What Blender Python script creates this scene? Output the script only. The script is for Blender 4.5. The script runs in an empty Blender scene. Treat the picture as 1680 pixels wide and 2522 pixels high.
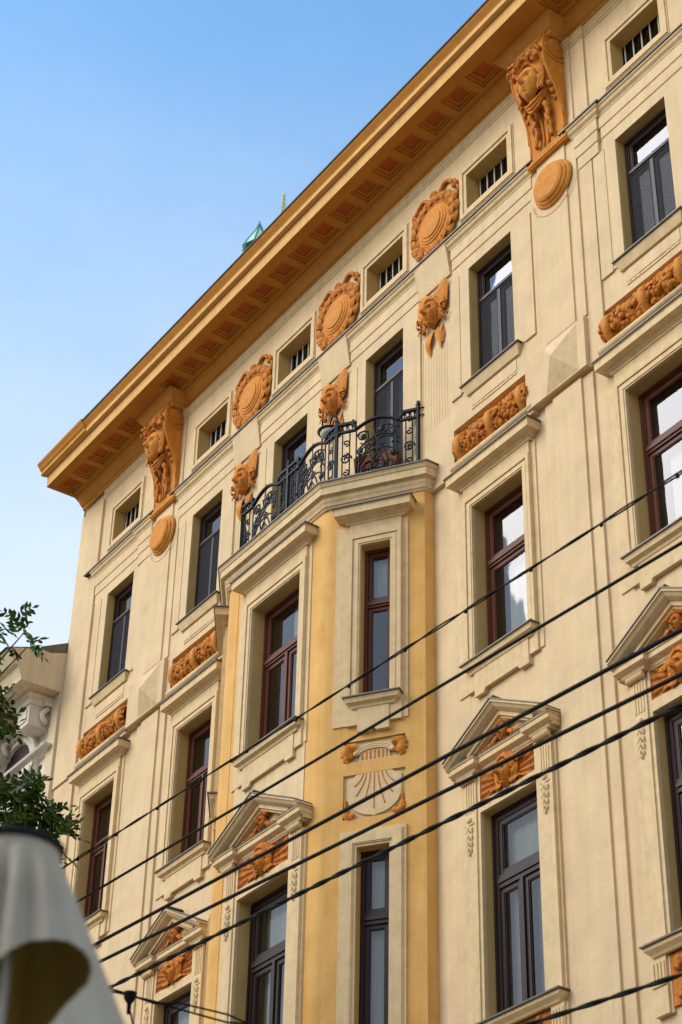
import bpy, bmesh, math, random
from mathutils import Vector, Matrix
from math import sin, cos, pi, radians, sqrt, exp
random.seed(7)
SC = bpy.context.scene
COL = SC.collection

# ------------------------------------------------------------------ camera
cam = bpy.data.cameras.new('camera')
cam.sensor_fit = 'VERTICAL'; cam.sensor_height = 36.0; cam.sensor_width = 24.0
cam.lens = 36.0 * 4837.6 / 2522.0
cam.clip_start = 0.1; cam.clip_end = 2000
cam.dof.use_dof = True; cam.dof.focus_distance = 27.0; cam.dof.aperture_fstop = 3.2
camo = bpy.data.objects.new('camera', cam); COL.objects.link(camo)
def _axes(yaw, pitch, roll):
    fwd = Vector((sin(yaw) * cos(pitch), cos(yaw) * cos(pitch), sin(pitch)))
    r = Vector((cos(yaw), -sin(yaw), 0)); u = r.cross(fwd)
    c, s = cos(roll), sin(roll)
    return c * r + s * u, -s * r + c * u, fwd
_r, _u, _f = _axes(radians(-56.17494), radians(35.08619), radians(1.33708))
camo.matrix_world = Matrix(((_r.x, _u.x, -_f.x, 18.836), (_r.y, _u.y, -_f.y, -12.5), (_r.z, _u.z, -_f.z, 1.7), (0, 0, 0, 1)))
SC.camera = camo

# ------------------------------------------------------------------ light
SUN_EL, SUN_AZ = 35.0, 203.0        # azimuth measured clockwise from +Y
world = bpy.data.worlds.new('World'); SC.world = world; world.use_nodes = True
wn = world.node_tree; wn.nodes.clear()
wo = wn.nodes.new('ShaderNodeOutputWorld'); bg = wn.nodes.new('ShaderNodeBackground')
sky = wn.nodes.new('ShaderNodeTexSky'); sky.sky_type = 'NISHITA'; sky.sun_disc = False
sky.sun_elevation = radians(SUN_EL); sky.sun_rotation = radians(SUN_AZ)
sky.altitude = 150; sky.air_density = 1.0; sky.dust_density = 0.6; sky.ozone_density = 3.0
bg.inputs['Strength'].default_value = 0.132
# pale summer haze that whitens the sky towards the horizon, the same all round, with faint veils of cloud
tcw = wn.nodes.new('ShaderNodeTexCoord'); sep = wn.nodes.new('ShaderNodeSeparateXYZ'); wn.links.new(tcw.outputs['Generated'], sep.inputs[0])
cn = wn.nodes.new('ShaderNodeTexNoise'); cn.inputs['Scale'].default_value = 3.2; cn.inputs['Detail'].default_value = 7; cn.inputs['Roughness'].default_value = .6
cmp_ = wn.nodes.new('ShaderNodeMapping'); cmp_.inputs['Scale'].default_value = (1, 1, 3.0)
wn.links.new(tcw.outputs['Generated'], cmp_.inputs[0]); wn.links.new(cmp_.outputs[0], cn.inputs['Vector'])
cm1 = wn.nodes.new('ShaderNodeMath'); cm1.operation = 'MULTIPLY_ADD'; cm1.inputs[1].default_value = .16; wn.links.new(cn.outputs[0], cm1.inputs[0])
neg = wn.nodes.new('ShaderNodeMath'); neg.operation = 'SUBTRACT'; neg.inputs[0].default_value = -.08; wn.links.new(sep.outputs[2], neg.inputs[1])
wn.links.new(neg.outputs[0], cm1.inputs[2])
hz = wn.nodes.new('ShaderNodeMapRange'); hz.interpolation_type = 'SMOOTHSTEP'
hz.inputs[1].default_value = -.80; hz.inputs[2].default_value = -.43; hz.inputs[3].default_value = 0.0; hz.inputs[4].default_value = .92
wn.links.new(cm1.outputs[0], hz.inputs[0])
hmix = wn.nodes.new('ShaderNodeMix'); hmix.data_type = 'RGBA'; hmix.inputs[7].default_value = (2.45, 2.68, 2.86, 1)
clr = wn.nodes.new('ShaderNodeVectorMath'); clr.operation = 'MULTIPLY'; clr.inputs[1].default_value = (.84, 1.06, 1.02)   # clear summer air
wn.links.new(sky.outputs[0], clr.inputs[0])
wn.links.new(hz.outputs[0], hmix.inputs[0]); wn.links.new(clr.outputs[0], hmix.inputs[6]); wn.links.new(hmix.outputs[2], bg.inputs[0]); wn.links.new(bg.outputs[0], wo.inputs[0])
sl = bpy.data.lights.new('sun', 'SUN'); sl.energy = 0.95; sl.angle = radians(45); sl.color = (1, 0.93, 0.84)
so = bpy.data.objects.new('sun', sl); COL.objects.link(so)
_d = Vector((sin(radians(SUN_AZ)) * cos(radians(SUN_EL)), cos(radians(SUN_AZ)) * cos(radians(SUN_EL)), sin(radians(SUN_EL))))
so.rotation_euler = _d.to_track_quat('Z', 'Y').to_euler(); so.location = (0, -30, 40)
SC.view_settings.view_transform = 'Standard'; SC.view_settings.look = 'None'
SC.view_settings.gamma = 1; SC.view_settings.use_curve_mapping = False
SC.view_settings.exposure = 1.47

# ------------------------------------------------------------------ materials
def lin(h):
    h = h.lstrip('#'); o = []
    for i in (0, 2, 4):
        c = int(h[i:i + 2], 16) / 255; o.append(c / 12.92 if c <= .04045 else ((c + .055) / 1.055) ** 2.4)
    return (*o, 1)
def mat(name, col, rough=.8, var=.10, scale=3.0, bump=0.0, bscale=40, streak=0.0, metal=0.0, col2=None, spec=.3, stain=0):
    m = bpy.data.materials.new(name); m.use_nodes = True; nt = m.node_tree; N = nt.nodes; Lk = nt.links
    b = N['Principled BSDF']; b.inputs['Roughness'].default_value = rough; b.inputs['Metallic'].default_value = metal
    b.inputs['Specular IOR Level'].default_value = spec
    c = lin(col) if isinstance(col, str) else (*col, 1)
    tc = N.new('ShaderNodeTexCoord')
    nz = N.new('ShaderNodeTexNoise'); nz.inputs['Scale'].default_value = scale; nz.inputs['Detail'].default_value = 6; nz.inputs['Roughness'].default_value = .62
    Lk.new(tc.outputs['Object'], nz.inputs['Vector'])
    rmp = N.new('ShaderNodeMapRange'); rmp.inputs[1].default_value = .3; rmp.inputs[2].default_value = .7
    rmp.inputs[3].default_value = 1 - var; rmp.inputs[4].default_value = 1 + var * .6
    Lk.new(nz.outputs[0], rmp.inputs[0])
    fac = rmp.outputs[0]
    if streak:
        mp = N.new('ShaderNodeMapping'); mp.inputs['Scale'].default_value = (9, 9, .45)
        n2 = N.new('ShaderNodeTexNoise'); n2.inputs['Scale'].default_value = 1.3; n2.inputs['Detail'].default_value = 5
        Lk.new(tc.outputs['Object'], mp.inputs[0]); Lk.new(mp.outputs[0], n2.inputs['Vector'])
        r2 = N.new('ShaderNodeMapRange'); r2.inputs[1].default_value = .35; r2.inputs[2].default_value = .65
        r2.inputs[3].default_value = 1 - streak; r2.inputs[4].default_value = 1 + streak * .4
        Lk.new(n2.outputs[0], r2.inputs[0])
        mu = N.new('ShaderNodeMath'); mu.operation = 'MULTIPLY'; Lk.new(fac, mu.inputs[0]); Lk.new(r2.outputs[0], mu.inputs[1]); fac = mu.outputs[0]
    if stain:
        mp = N.new('ShaderNodeMapping'); mp.inputs['Scale'].default_value = (5, 5, .3)
        n5 = N.new('ShaderNodeTexNoise'); n5.inputs['Scale'].default_value = 1.0; n5.inputs['Detail'].default_value = 8; n5.inputs['Roughness'].default_value = .7
        Lk.new(tc.outputs['Object'], mp.inputs[0]); Lk.new(mp.outputs[0], n5.inputs['Vector'])
        r5 = N.new('ShaderNodeMapRange'); r5.inputs[1].default_value = .55; r5.inputs[2].default_value = .78; r5.inputs[3].default_value = 1; r5.inputs[4].default_value = 1 - stain
        n6 = N.new('ShaderNodeTexNoise'); n6.inputs['Scale'].default_value = 9; n6.inputs['Detail'].default_value = 9; n6.inputs['Roughness'].default_value = .75
        r6 = N.new('ShaderNodeMapRange'); r6.inputs[1].default_value = .60; r6.inputs[2].default_value = .74; r6.inputs[3].default_value = 1; r6.inputs[4].default_value = 1 - stain * .7
        Lk.new(tc.outputs['Object'], n6.inputs['Vector']); Lk.new(n6.outputs[0], r6.inputs[0])
        Lk.new(n5.outputs[0], r5.inputs[0])
        for q in (r5, r6):
            m5 = N.new('ShaderNodeMath'); m5.operation = 'MULTIPLY'; Lk.new(fac, m5.inputs[0]); Lk.new(q.outputs[0], m5.inputs[1]); fac = m5.outputs[0]
    vm = N.new('ShaderNodeVectorMath'); vm.operation = 'SCALE'
    if col2:
        mx = N.new('ShaderNodeMix'); mx.data_type = 'RGBA'; mx.inputs[6].default_value = c; mx.inputs[7].default_value = lin(col2)
        n3 = N.new('ShaderNodeTexNoise'); n3.inputs['Scale'].default_value = scale * 2.3; n3.inputs['Detail'].default_value = 5
        r3 = N.new('ShaderNodeMapRange'); r3.inputs[1].default_value = .42; r3.inputs[2].default_value = .68
        Lk.new(tc.outputs['Object'], n3.inputs['Vector']); Lk.new(n3.outputs[0], r3.inputs[0]); Lk.new(r3.outputs[0], mx.inputs[0])
        Lk.new(mx.outputs[2], vm.inputs[0])
    else: vm.inputs[0].default_value = c[:3]
    Lk.new(fac, vm.inputs['Scale']); Lk.new(vm.outputs[0], b.inputs['Base Color'])
    if bump:
        n4 = N.new('ShaderNodeTexNoise'); n4.inputs['Scale'].default_value = bscale; n4.inputs['Detail'].default_value = 4
        Lk.new(tc.outputs['Object'], n4.inputs['Vector'])
        bp = N.new('ShaderNodeBump'); bp.inputs['Strength'].default_value = bump; bp.inputs['Distance'].default_value = .02
        Lk.new(n4.outputs[0], bp.inputs['Height']); Lk.new(bp.outputs[0], b.inputs['Normal'])
    return m
def glass_mat():
    m = bpy.data.materials.new('window_glass'); m.use_nodes = True; nt = m.node_tree; N = nt.nodes; Lk = nt.links; N.clear()
    o = N.new('ShaderNodeOutputMaterial'); mx = N.new('ShaderNodeMixShader'); t = N.new('ShaderNodeBsdfTransparent'); g = N.new('ShaderNodeBsdfGlossy')
    t.inputs[0].default_value = (.80, .84, .82, 1); g.inputs['Roughness'].default_value = .015; g.inputs[0].default_value = (.95, .95, 1, 1)
    fr = N.new('ShaderNodeFresnel'); fr.inputs[0].default_value = 1.85
    tc = N.new('ShaderNodeTexCoord'); nz = N.new('ShaderNodeTexNoise'); nz.inputs['Scale'].default_value = 2.2; nz.inputs['Detail'].default_value = 1
    bp = N.new('ShaderNodeBump'); bp.inputs['Strength'].default_value = .03; bp.inputs['Distance'].default_value = .03
    Lk.new(tc.outputs['Object'], nz.inputs['Vector']); Lk.new(nz.outputs[0], bp.inputs['Height'])
    Lk.new(bp.outputs[0], g.inputs['Normal'])
    Lk.new(fr.outputs[0], mx.inputs[0]); Lk.new(t.outputs[0], mx.inputs[1]); Lk.new(g.outputs[0], mx.inputs[2]); Lk.new(mx.outputs[0], o.inputs[0])
    return m
def cloth(name, col, tr):
    m = mat(name, col, .9, .07, 6, .08, 200, .04); nt = m.node_tree; o = nt.nodes['Material Output']; p = nt.nodes['Principled BSDF']
    t = nt.nodes.new('ShaderNodeBsdfTranslucent'); t.inputs[0].default_value = lin(col); x = nt.nodes.new('ShaderNodeMixShader'); x.inputs[0].default_value = tr
    nt.links.new(p.outputs[0], x.inputs[1]); nt.links.new(t.outputs[0], x.inputs[2]); nt.links.new(x.outputs[0], o.inputs[0]); return m
def screen_mat():
    m = bpy.data.materials.new('insect_screen_mesh'); m.use_nodes = True; nt = m.node_tree; N = nt.nodes; N.clear()
    o = N.new('ShaderNodeOutputMaterial'); x = N.new('ShaderNodeMixShader'); t = N.new('ShaderNodeBsdfTransparent'); d = N.new('ShaderNodeBsdfDiffuse'); d.inputs[0].default_value = (.05, .05, .055, 1)
    tc = N.new('ShaderNodeTexCoord'); w = N.new('ShaderNodeTexWave'); w.bands_direction = 'Z'; w.inputs['Scale'].default_value = 6; r = N.new('ShaderNodeMapRange'); r.inputs[3].default_value = .58; r.inputs[4].default_value = .80
    nt.links.new(tc.outputs['Object'], w.inputs[0]); nt.links.new(w.outputs[1], r.inputs[0]); nt.links.new(r.outputs[0], x.inputs[0]); nt.links.new(t.outputs[0], x.inputs[1]); nt.links.new(d.outputs[0], x.inputs[2]); nt.links.new(x.outputs[0], o.inputs[0]); return m
M = dict(
    screen=screen_mat(),
    cream=mat('cream_stucco', '#E0C297', .9, .08, 1.1, .3, 24, .05, 0, '#D6B990', stain=.16),
    reveal=mat('shaded_reveal_cream', '#CFA867', .9, .07, 2, .2, 30, .06),  # cream deepened to ochre: the warm shade of the reveals put into the colour
    trim=mat('cream_trim', '#E0C295', .85, .08, 4, .15, 40, .07, 0, '#D7B989', stain=.17),
    peach=mat('peach_stucco', '#E3AF66', .88, .08, 1.3, .25, 24, .06, 0, '#DAA457', stain=.12),
    ochre=mat('ochre_paint', '#CF8B36', .8, .08, 2.5, .12, 40, .08),
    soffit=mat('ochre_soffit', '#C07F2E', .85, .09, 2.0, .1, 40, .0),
    ochre_lit=mat('ochre_lit_face', '#DDAA64', .8, .08, 2.5, .15, 40, .08, stain=.15),  # ochre lightened: the stronger light on upright eaves faces put into the colour
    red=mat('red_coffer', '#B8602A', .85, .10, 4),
    corb=mat('corbel_ochre', '#CF832C', .8, .12, 3, .2, 40, .05, 0, '#C4761F'),
    terra=mat('terracotta_orange', '#D2832A', .75, .2, 7, .5, 45, 0, 0, '#B0611C'),
    terrad=mat('terracotta_dark', '#C6782C', .8, .2, 7, .5, 45, 0, 0, '#A4581E'),
    tape=mat('terracotta_light', '#D98D36', .75, .12, 5, .3, 45, .05, 0, '#CB7C2A'),
    tin=mat('grey_sheet_metal', '#6B6660', .45, .15, 5, .05, 30, .1, .6),
    gutter=mat('dark_gutter_metal', '#3E2A1C', .5, .2, 5, 0, 30, .1, .3),
    brown=mat('red_brown_timber', '#5F2F1D', .45, .12, 6, .05, 60, .08),
    dark=mat('dark_brown_timber', '#2E1F1E', .4, .12, 6, .05, 60, .06),
    iron=mat('black_wrought_iron', '#16181A', .5, .2, 30, .2, 80, 0, .2),
    steel=mat('pale_steel_bar', '#C9C6BE', .5, .1, 9),
    glass=glass_mat(),
    room=mat('dark_interior', '#2A2520', .9, .1, 2),
    lace=mat('white_curtain', '#E6E6E2', .9, .05, 3, 0, 40, .12),
    blind=mat('pale_blind_slat', '#94918C', .7, .05, 4),
    leaf=mat('leaf_green', '#567326', .5, .35, 2.2, 0, 40, 0, 0, '#2C4A18', .4),
    bark=mat('grey_bark', '#4A4035', .9, .2, 8, .6, 30),
    rubber=mat('black_cable_sheath', '#0E0B0A', .6, .2, 30, .3, 120, 0, 0, None, .15),
    canvas=cloth('off_white_canvas', '#D8CAB4', .3),
    lining=cloth('olive_canvas_lining', '#A08A48', .5),
    blackc=mat('black_canvas', '#15161A', .8, .15, 10, .2, 100),
    copper=mat('green_copper', '#B4D8C6', .6, .15, 1.2, .1, 20, .1),
    copperd=mat('dark_green_copper', '#3E7A66', .6, .15, 3, .1, 20),
    finial=mat('pale_hazed_copper', '#C3C99A', .6, .2, 3),  # copper made paler: distance haze put into the colour
    pale=mat('pale_lilac_stone', '#DED3C4', .88, .10, 2, .2, 30, .12),
    tan=mat('tan_render', '#DBC4A0', .9, .07, 1.0, .2, 30, .12),
    pot=mat('rust_brown_paint', '#7E3E20', .7, .15, 8, .1, 50),
    lampw=mat('milk_glass', '#E9E2D2', .3, .03, 8),
    lampd=mat('grey_enamel', '#6E665C', .4, .1, 8),
    asphalt=mat('asphalt', '#55524E', .9, .15, 6, .4, 80),
    paving=mat('paving', '#A2957F', .9, .12, 4, .3, 60),
    tile=mat('roof_tile', '#7A4A38', .85, .2, 6, .3, 30),
)

# ------------------------------------------------------------------ mesh helpers
class MB:
    def __init__(s): s.v = []; s.f = []; s.sm = []
    def add(s, vs, fs, smooth=False):
        n = len(s.v); s.v += [tuple(p) for p in vs]; s.f += [tuple(i + n for i in f) for f in fs]; s.sm += [smooth] * len(fs); return s
    def box(s, x0, x1, y0, y1, z0, z1):
        v = [(x, y, z) for z in (z0, z1) for y in (y0, y1) for x in (x0, x1)]
        return s.add(v, [(0, 2, 3, 1), (4, 5, 7, 6), (0, 1, 5, 4), (2, 6, 7, 3), (0, 4, 6, 2), (1, 3, 7, 5)])
    def quad(s, a, b, c, d): return s.add([a, b, c, d], [(0, 1, 2, 3)])
    def prism(s, poly, y0, y1):           # polygon in (x,z), extruded along y (y0 = front)
        n = len(poly); v = [(x, y0, z) for x, z in poly] + [(x, y1, z) for x, z in poly]
        f = [tuple(range(n)), tuple(range(2 * n - 1, n - 1, -1))] + [(i, i + n, (i + 1) % n + n, (i + 1) % n) for i in range(n)]
        return s.add(v, f)
    def prismx(s, poly, x0, x1):          # polygon in (y,z), extruded along x
        n = len(poly); v = [(x0, y, z) for y, z in poly] + [(x1, y, z) for y, z in poly]
        f = [tuple(range(n)), tuple(range(2 * n - 1, n - 1, -1))] + [(i, i + n, (i + 1) % n + n, (i + 1) % n) for i in range(n)]
        return s.add(v, f)
    def tube(s, pts, r, n=6, cap=True, smooth=True):
        pts = [Vector(p) for p in pts]; rr = r if isinstance(r, (list, tuple)) else [r] * len(pts)
        V = []; F = []; up = None
        for i, p in enumerate(pts):
            t = (pts[min(i + 1, len(pts) - 1)] - pts[max(i - 1, 0)])
            if t.length < 1e-9: t = Vector((0, 0, 1))
            t.normalize()
            if up is None: up = Vector((0, 1, 0)) if abs(t.y) < .9 else Vector((1, 0, 0))
            a = t.cross(up)
            if a.length < 1e-6: a = t.cross(Vector((1, .3, .2)))
            a.normalize(); b = t.cross(a).normalized(); up = -b if up.dot(-b) > 0 else b; b = -up
            for k in range(n):
                w = 2 * pi * k / n; V.append(p + (a * cos(w) + b * sin(w)) * rr[i])
        for i in range(len(pts) - 1):
            for k in range(n):
                k2 = (k + 1) % n; F.append((i * n + k, i * n + k2, (i + 1) * n + k2, (i + 1) * n + k))
        if cap: F += [tuple(range(n))[::-1], tuple(range((len(pts) - 1) * n, len(pts) * n))]
        return s.add(V, F, smooth)
    def ball(s, c, r, n=8, m=5, rot=None):
        rx, ry, rz = r if isinstance(r, (tuple, list)) else (r, r, r)
        V = []; F = []
        for j in range(m + 1):
            ph = -pi / 2 + pi * j / m
            for i in range(n):
                th = 2 * pi * i / n; V.append(Vector((rx * cos(ph) * cos(th), ry * cos(ph) * sin(th), rz * sin(ph))))
        if rot is not None: V = [rot @ v for v in V]
        V = [v + Vector(c) for v in V]
        for j in range(m):
            for i in range(n):
                i2 = (i + 1) % n; F.append((j * n + i, j * n + i2, (j + 1) * n + i2, (j + 1) * n + i))
        return s.add(V, F, True)
    def lathe(s, prof, c, axis='y', n=32, smooth=True):   # prof: (radius, offset) outward along -y (or up z)
        V = []; F = []
        for r, o in prof:
            for i in range(n):
                a = 2 * pi * i / n
                if axis == 'y': V.append((c[0] + r * cos(a), c[1] - o, c[2] + r * sin(a)))
                else: V.append((c[0] + r * cos(a), c[1] + r * sin(a), c[2] + o))
        for j in range(len(prof) - 1):
            for i in range(n):
                i2 = (i + 1) % n; F.append((j * n + i, j * n + i2, (j + 1) * n + i2, (j + 1) * n + i))
        return s.add(V, F, smooth)
    def sweep(s, prof, path, close=False, caps=True):     # prof: (d outward, z); path: plan points, outward = right-hand side
        P = [Vector((p[0], p[1])) for p in path]; n = len(P); m = len(prof); V = []
        for i in range(n):
            t0 = (P[i] - P[i - 1]).normalized() if i > 0 else None
            t1 = (P[i + 1] - P[i]).normalized() if i < n - 1 else None
            if t0 is None: t0 = t1
            if t1 is None: t1 = t0
            n0 = Vector((t0.y, -t0.x)); n1 = Vector((t1.y, -t1.x)); b = n0 + n1
            b = b / max(b.dot(n0), 1e-3) if b.length > 1e-6 else n0
            for d, z in prof: V.append((P[i].x + b.x * d, P[i].y + b.y * d, z))
        F = []
        for i in range(n - 1):
            for j in range(m - 1):
                F.append((i * m + j, (i + 1) * m + j, (i + 1) * m + j + 1, i * m + j + 1))
            if close: F.append((i * m + m - 1, (i + 1) * m + m - 1, (i + 1) * m, i * m))
        if caps: F += [tuple(range(m))[::-1], tuple(range((n - 1) * m, n * m))]
        return s.add(V, F)
    def leaf(s, base, tip, w, out, bulge=.3, seg=4):      # pointed, ridged leaf; out = normal
        b = Vector(base); t = Vector(tip); ax = t - b; o = Vector(out).normalized(); sd = ax.cross(o).normalized() * w; L = ax.length
        V = []; F = []
        for i in range(seg + 1):
            q = i / seg; ww = sin(pi * min(max(q * .92 + .05, 0), 1)) ** .8; mid = b + ax * q + o * (bulge * L * .5 * sin(pi * q))
            V += [mid - sd * ww - o * w * .25 * ww, mid + o * w * .35 * ww, mid + sd * ww - o * w * .25 * ww]
        for i in range(seg):
            a = i * 3; F += [(a, a + 1, a + 4, a + 3), (a + 1, a + 2, a + 5, a + 4)]
        return s.add(V, F, True)
    def data(s, name, m, fix=True):
        me = bpy.data.meshes.new(name); me.from_pydata(s.v, [], s.f)
        if fix:
            bm = bmesh.new(); bm.from_mesh(me); bmesh.ops.recalc_face_normals(bm, faces=bm.faces); bm.to_mesh(me); bm.free()
        if len(me.polygons) == len(s.sm): me.polygons.foreach_set('use_smooth', s.sm)
        me.materials.append(M[m] if isinstance(m, str) else m); me.update(); return me
    def obj(s, name, m, parent=None, loc=None, rz=0, label=None, fix=True):
        return link(name, s.data(name, m, fix), parent, loc, rz, label)
def link(name, me, parent=None, loc=None, rz=0, label=None):
    o = bpy.data.objects.new(name, me); COL.objects.link(o)
    if parent is not None: o.parent = parent
    if loc is not None: o.location = loc
    if rz: o.rotation_euler = (0, 0, rz)
    if label: o['label'] = label
    return o
def thing(name, label, cat, loc=(0, 0, 0), group=None):
    o = bpy.data.objects.new(name, None); COL.objects.link(o); o.location = loc; o.empty_display_size = .2
    o['label'] = label; o['category'] = cat
    if group: o['group'] = group
    return o
def tag(o, label, cat, group=None):
    o['label'] = label; o['category'] = cat
    if group: o['group'] = group
    return o
def struct(o): o['kind'] = 'structure'; return o
def copy_part(o, parent, loc=None, rz=None, mirror=False):
    c = o.copy(); COL.objects.link(c); c.parent = parent
    if loc is not None: c.location = loc
    if rz is not None: c.rotation_euler = (0, 0, rz)
    if mirror: c.scale = (-1, 1, 1)
    for ch in o.children:
        d = ch.copy(); COL.objects.link(d); d.parent = c
    return c

# ------------------------------------------------------------------ ground
g = MB().quad((-150, -150, 0), (150, -150, 0), (150, 150, 0), (-150, 150, 0)).obj('ground', 'paving'); struct(g)
g = MB().box(-120, 120, -16.0, -4.0, -.2, .004).obj('road', 'asphalt'); struct(g)
g = MB().box(-120, 120, -4.0, 0.02, -.2, .14).obj('pavement', 'paving'); struct(g)

# ------------------------------------------------------------------ building
B = thing('apartment_building', 'cream and orange ornate apartment building with bay window and wrought iron balcony', 'building')
ZU = 16.60           # below this the wall steps back
C4 = dict(A=-6.50, B=-3.625, C=-1.215, D=1.215, E=3.635, F=6.61)
C5 = dict(A=-6.56, B=-3.66, C=-1.22, D=1.19, E=3.62, F=6.66)
C3 = dict(A=-6.55, B=-3.61, E=3.585, F=6.47)
C2 = dict(A=-6.60, B=-3.67, E=3.62, F=6.49)
def wall(mb, x0, x1, z0, z1, y, ops, rv=None):
    xs = sorted({x0, x1} | {v for o in ops for v in o[:2] if x0 < v < x1}); zs = sorted({z0, z1} | {v for o in ops for v in o[2:4] if z0 < v < z1})
    for i in range(len(xs) - 1):
        for j in range(len(zs) - 1):
            cx = (xs[i] + xs[i + 1]) / 2; cz = (zs[j] + zs[j + 1]) / 2
            if any(o[0] < cx < o[1] and o[2] < cz < o[3] for o in ops): continue
            mb.quad((xs[i], y, zs[j]), (xs[i + 1], y, zs[j]), (xs[i + 1], y, zs[j + 1]), (xs[i], y, zs[j + 1]))
    for a, b, c, d, e in ops:
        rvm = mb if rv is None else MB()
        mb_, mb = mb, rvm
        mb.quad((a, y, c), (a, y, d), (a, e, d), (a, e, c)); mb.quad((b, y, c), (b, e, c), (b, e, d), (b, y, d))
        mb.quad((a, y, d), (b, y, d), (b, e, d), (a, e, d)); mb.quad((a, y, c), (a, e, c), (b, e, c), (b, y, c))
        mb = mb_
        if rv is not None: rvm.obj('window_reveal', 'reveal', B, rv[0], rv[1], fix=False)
XO = 5.72            # outer bays of the two top storeys are set back
HB = 2.42
ops_u = []
for k in 'ABCDEF':
    ops_u.append((C4[k] - .455, C4[k] + .455, 17.81 if k not in 'CD' else 16.95, 19.82, .20))
    ops_u.append((C5[k] - .455, C5[k] + .455, 20.94, 21.60, .24))
for k in 'ABEF':
    ops_u.append((C3[k] - .81, C3[k] + .80, 16.66, 17.28, .105))
mb = MB()
sel = lambda a, b: [o for o in ops_u if a <= (o[0] + o[1]) / 2 <= b]
Zt = 22.55
O0 = (None, 0)
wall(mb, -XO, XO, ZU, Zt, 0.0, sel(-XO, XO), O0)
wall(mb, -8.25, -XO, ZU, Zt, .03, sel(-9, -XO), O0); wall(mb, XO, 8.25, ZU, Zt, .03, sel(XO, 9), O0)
for s in (-1, 1): mb.quad((s * XO, 0, ZU), (s * XO, .03, ZU), (s * XO, .03, Zt), (s * XO, 0, Zt))
# underside of the step
mb.quad((-8.25, 0.0, ZU), (8.25, 0.0, ZU), (8.25, .09, ZU), (-8.25, .09, ZU))
mb.quad((-8.25, 0, ZU), (-8.25, .03, ZU), (-8.25, .03, Zt), (-8.25, 0, Zt))
mb.obj('wall', 'cream', B, fix=False, label='cream upper wall')
ops_l = []
for k in 'ABEF':
    ops_l.append((C3[k] - .50, C3[k] + .50, 13.63, 15.91, .24))
    ops_l.append((C2[k] - .495, C2[k] + .495, 9.22, 11.67, .22))
mb = MB(); YL = .06
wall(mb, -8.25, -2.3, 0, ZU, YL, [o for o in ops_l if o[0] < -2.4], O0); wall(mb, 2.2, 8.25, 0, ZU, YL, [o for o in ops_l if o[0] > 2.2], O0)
wall(mb, -2.3, 2.2, 0, 8.4, YL, [])
mb.obj('wall', 'cream', B, fix=False, label='cream lower wall')
# shell: sides, back, floors
mb = MB()
mb.quad((-8.25, .03, 0), (-8.25, 11, 0), (-8.25, 11, 22.55), (-8.25, .03, 22.55)); mb.quad((8.25, .03, 0), (8.25, 11, 0), (8.25, 11, 22.55), (8.25, .03, 22.55))
mb.quad((-8.25, 11, 0), (8.25, 11, 0), (8.25, 11, 22.55), (-8.25, 11, 22.55))
mb.obj('side_wall', 'tan', B, fix=False)
mb = MB()
mb.box(-8.2, 8.2, 3.5, 3.6, 5, 22.4)
for z in (8.8, 12.95, 16.9, 20.6, 22.4): mb.box(-8.2, 8.2, .3, 3.5, z, z + .12)
for x in (-8.2, -5.0, -2.45, 0, 2.3, 5.0, 8.1): mb.box(x, x + .1, .3, 3.5, 8.8, 22.4)
mb.obj('interior', 'room', B)
mb = MB().prismx([(-.70, 22.98), (.2, 23.05), (5.5, 26.0), (11.2, 22.8), (11, 22.5), (-.1, 22.5)], -8.35, 8.4)
mb.obj('roof', 'tile', B)

# corner strips, pilasters (flat layers)
def slab(name, m, rects, y0, y1): 
    for x0, x1, z0, z1 in rects: o = MB().box(x0, x1, y0, y1, z0, z1).obj(name, m, B)
    return o
slab('corner_strip', 'cream', [(-8.25, -7.46, 16.601, 22.10), (7.5, 8.25, 16.601, 22.10)], -.012, .03)
slab('corner_strip', 'cream', [(-8.25, -7.55, 8.4, 16.599), (7.5, 8.25, 8.4, 16.599)], .02, YL)
for s in (-1, 1):
    c = 5.0 * s
    slab('pilaster', 'cream', [(c - .46, c + .46, 17.40, 22.15)], -.025, 0)
    slab('pilaster', 'cream', [(c - .275, c + .275, 17.40, 22.15)], -.05, -.0251)
    slab('pilaster', 'cream', [(c - .44, c + .44, 4, 16.55)], .025, YL)
    slab('pilaster', 'cream', [(c - .26, c + .26, 4, 16.55)], -.005, .0249)
    # block with diamond point
    slab('pilaster_block', 'cream', [(c - .68, c + .44, 16.605, 17.37) if s > 0 else (c - .68, c + .44, 16.605, 17.37)], -.065, -.0005)
    mb = MB(); a = .30; z0, z1 = 16.625, 17.34; zc = 16.97; y = -.066
    p = [(c - a, y, z0), (c + a, y, z0), (c + a, y, z1), (c - a, y, z1), (c - .02, -.225, zc)]
    mb.add(p, [(0, 1, 4), (1, 2, 4), (2, 3, 4), (3, 0, 4)]); mb.obj('diamond_point', 'trim', B, fix=False)
    # raised disc with its groove ring
    mb = MB(); mb.lathe([(.36, -.0), (.345, .03), (.315, .045), (.315, .065), (.28, .085), (.28, .105), (.245, .125), (.0, .128)], (c + .03, -.05, 19.90), n=64, smooth=False)
    mb.obj('round_boss', 'tape', B)
    mb = MB(); mb.tube([(c + .03 + .43 * cos(t), -.052, 19.87 + .43 * sin(t)) for t in [pi * 1.02 + pi * .96 * i / 24 for i in range(25)]], .007, 4); mb.obj('boss_ring', 'trim', B)

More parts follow.
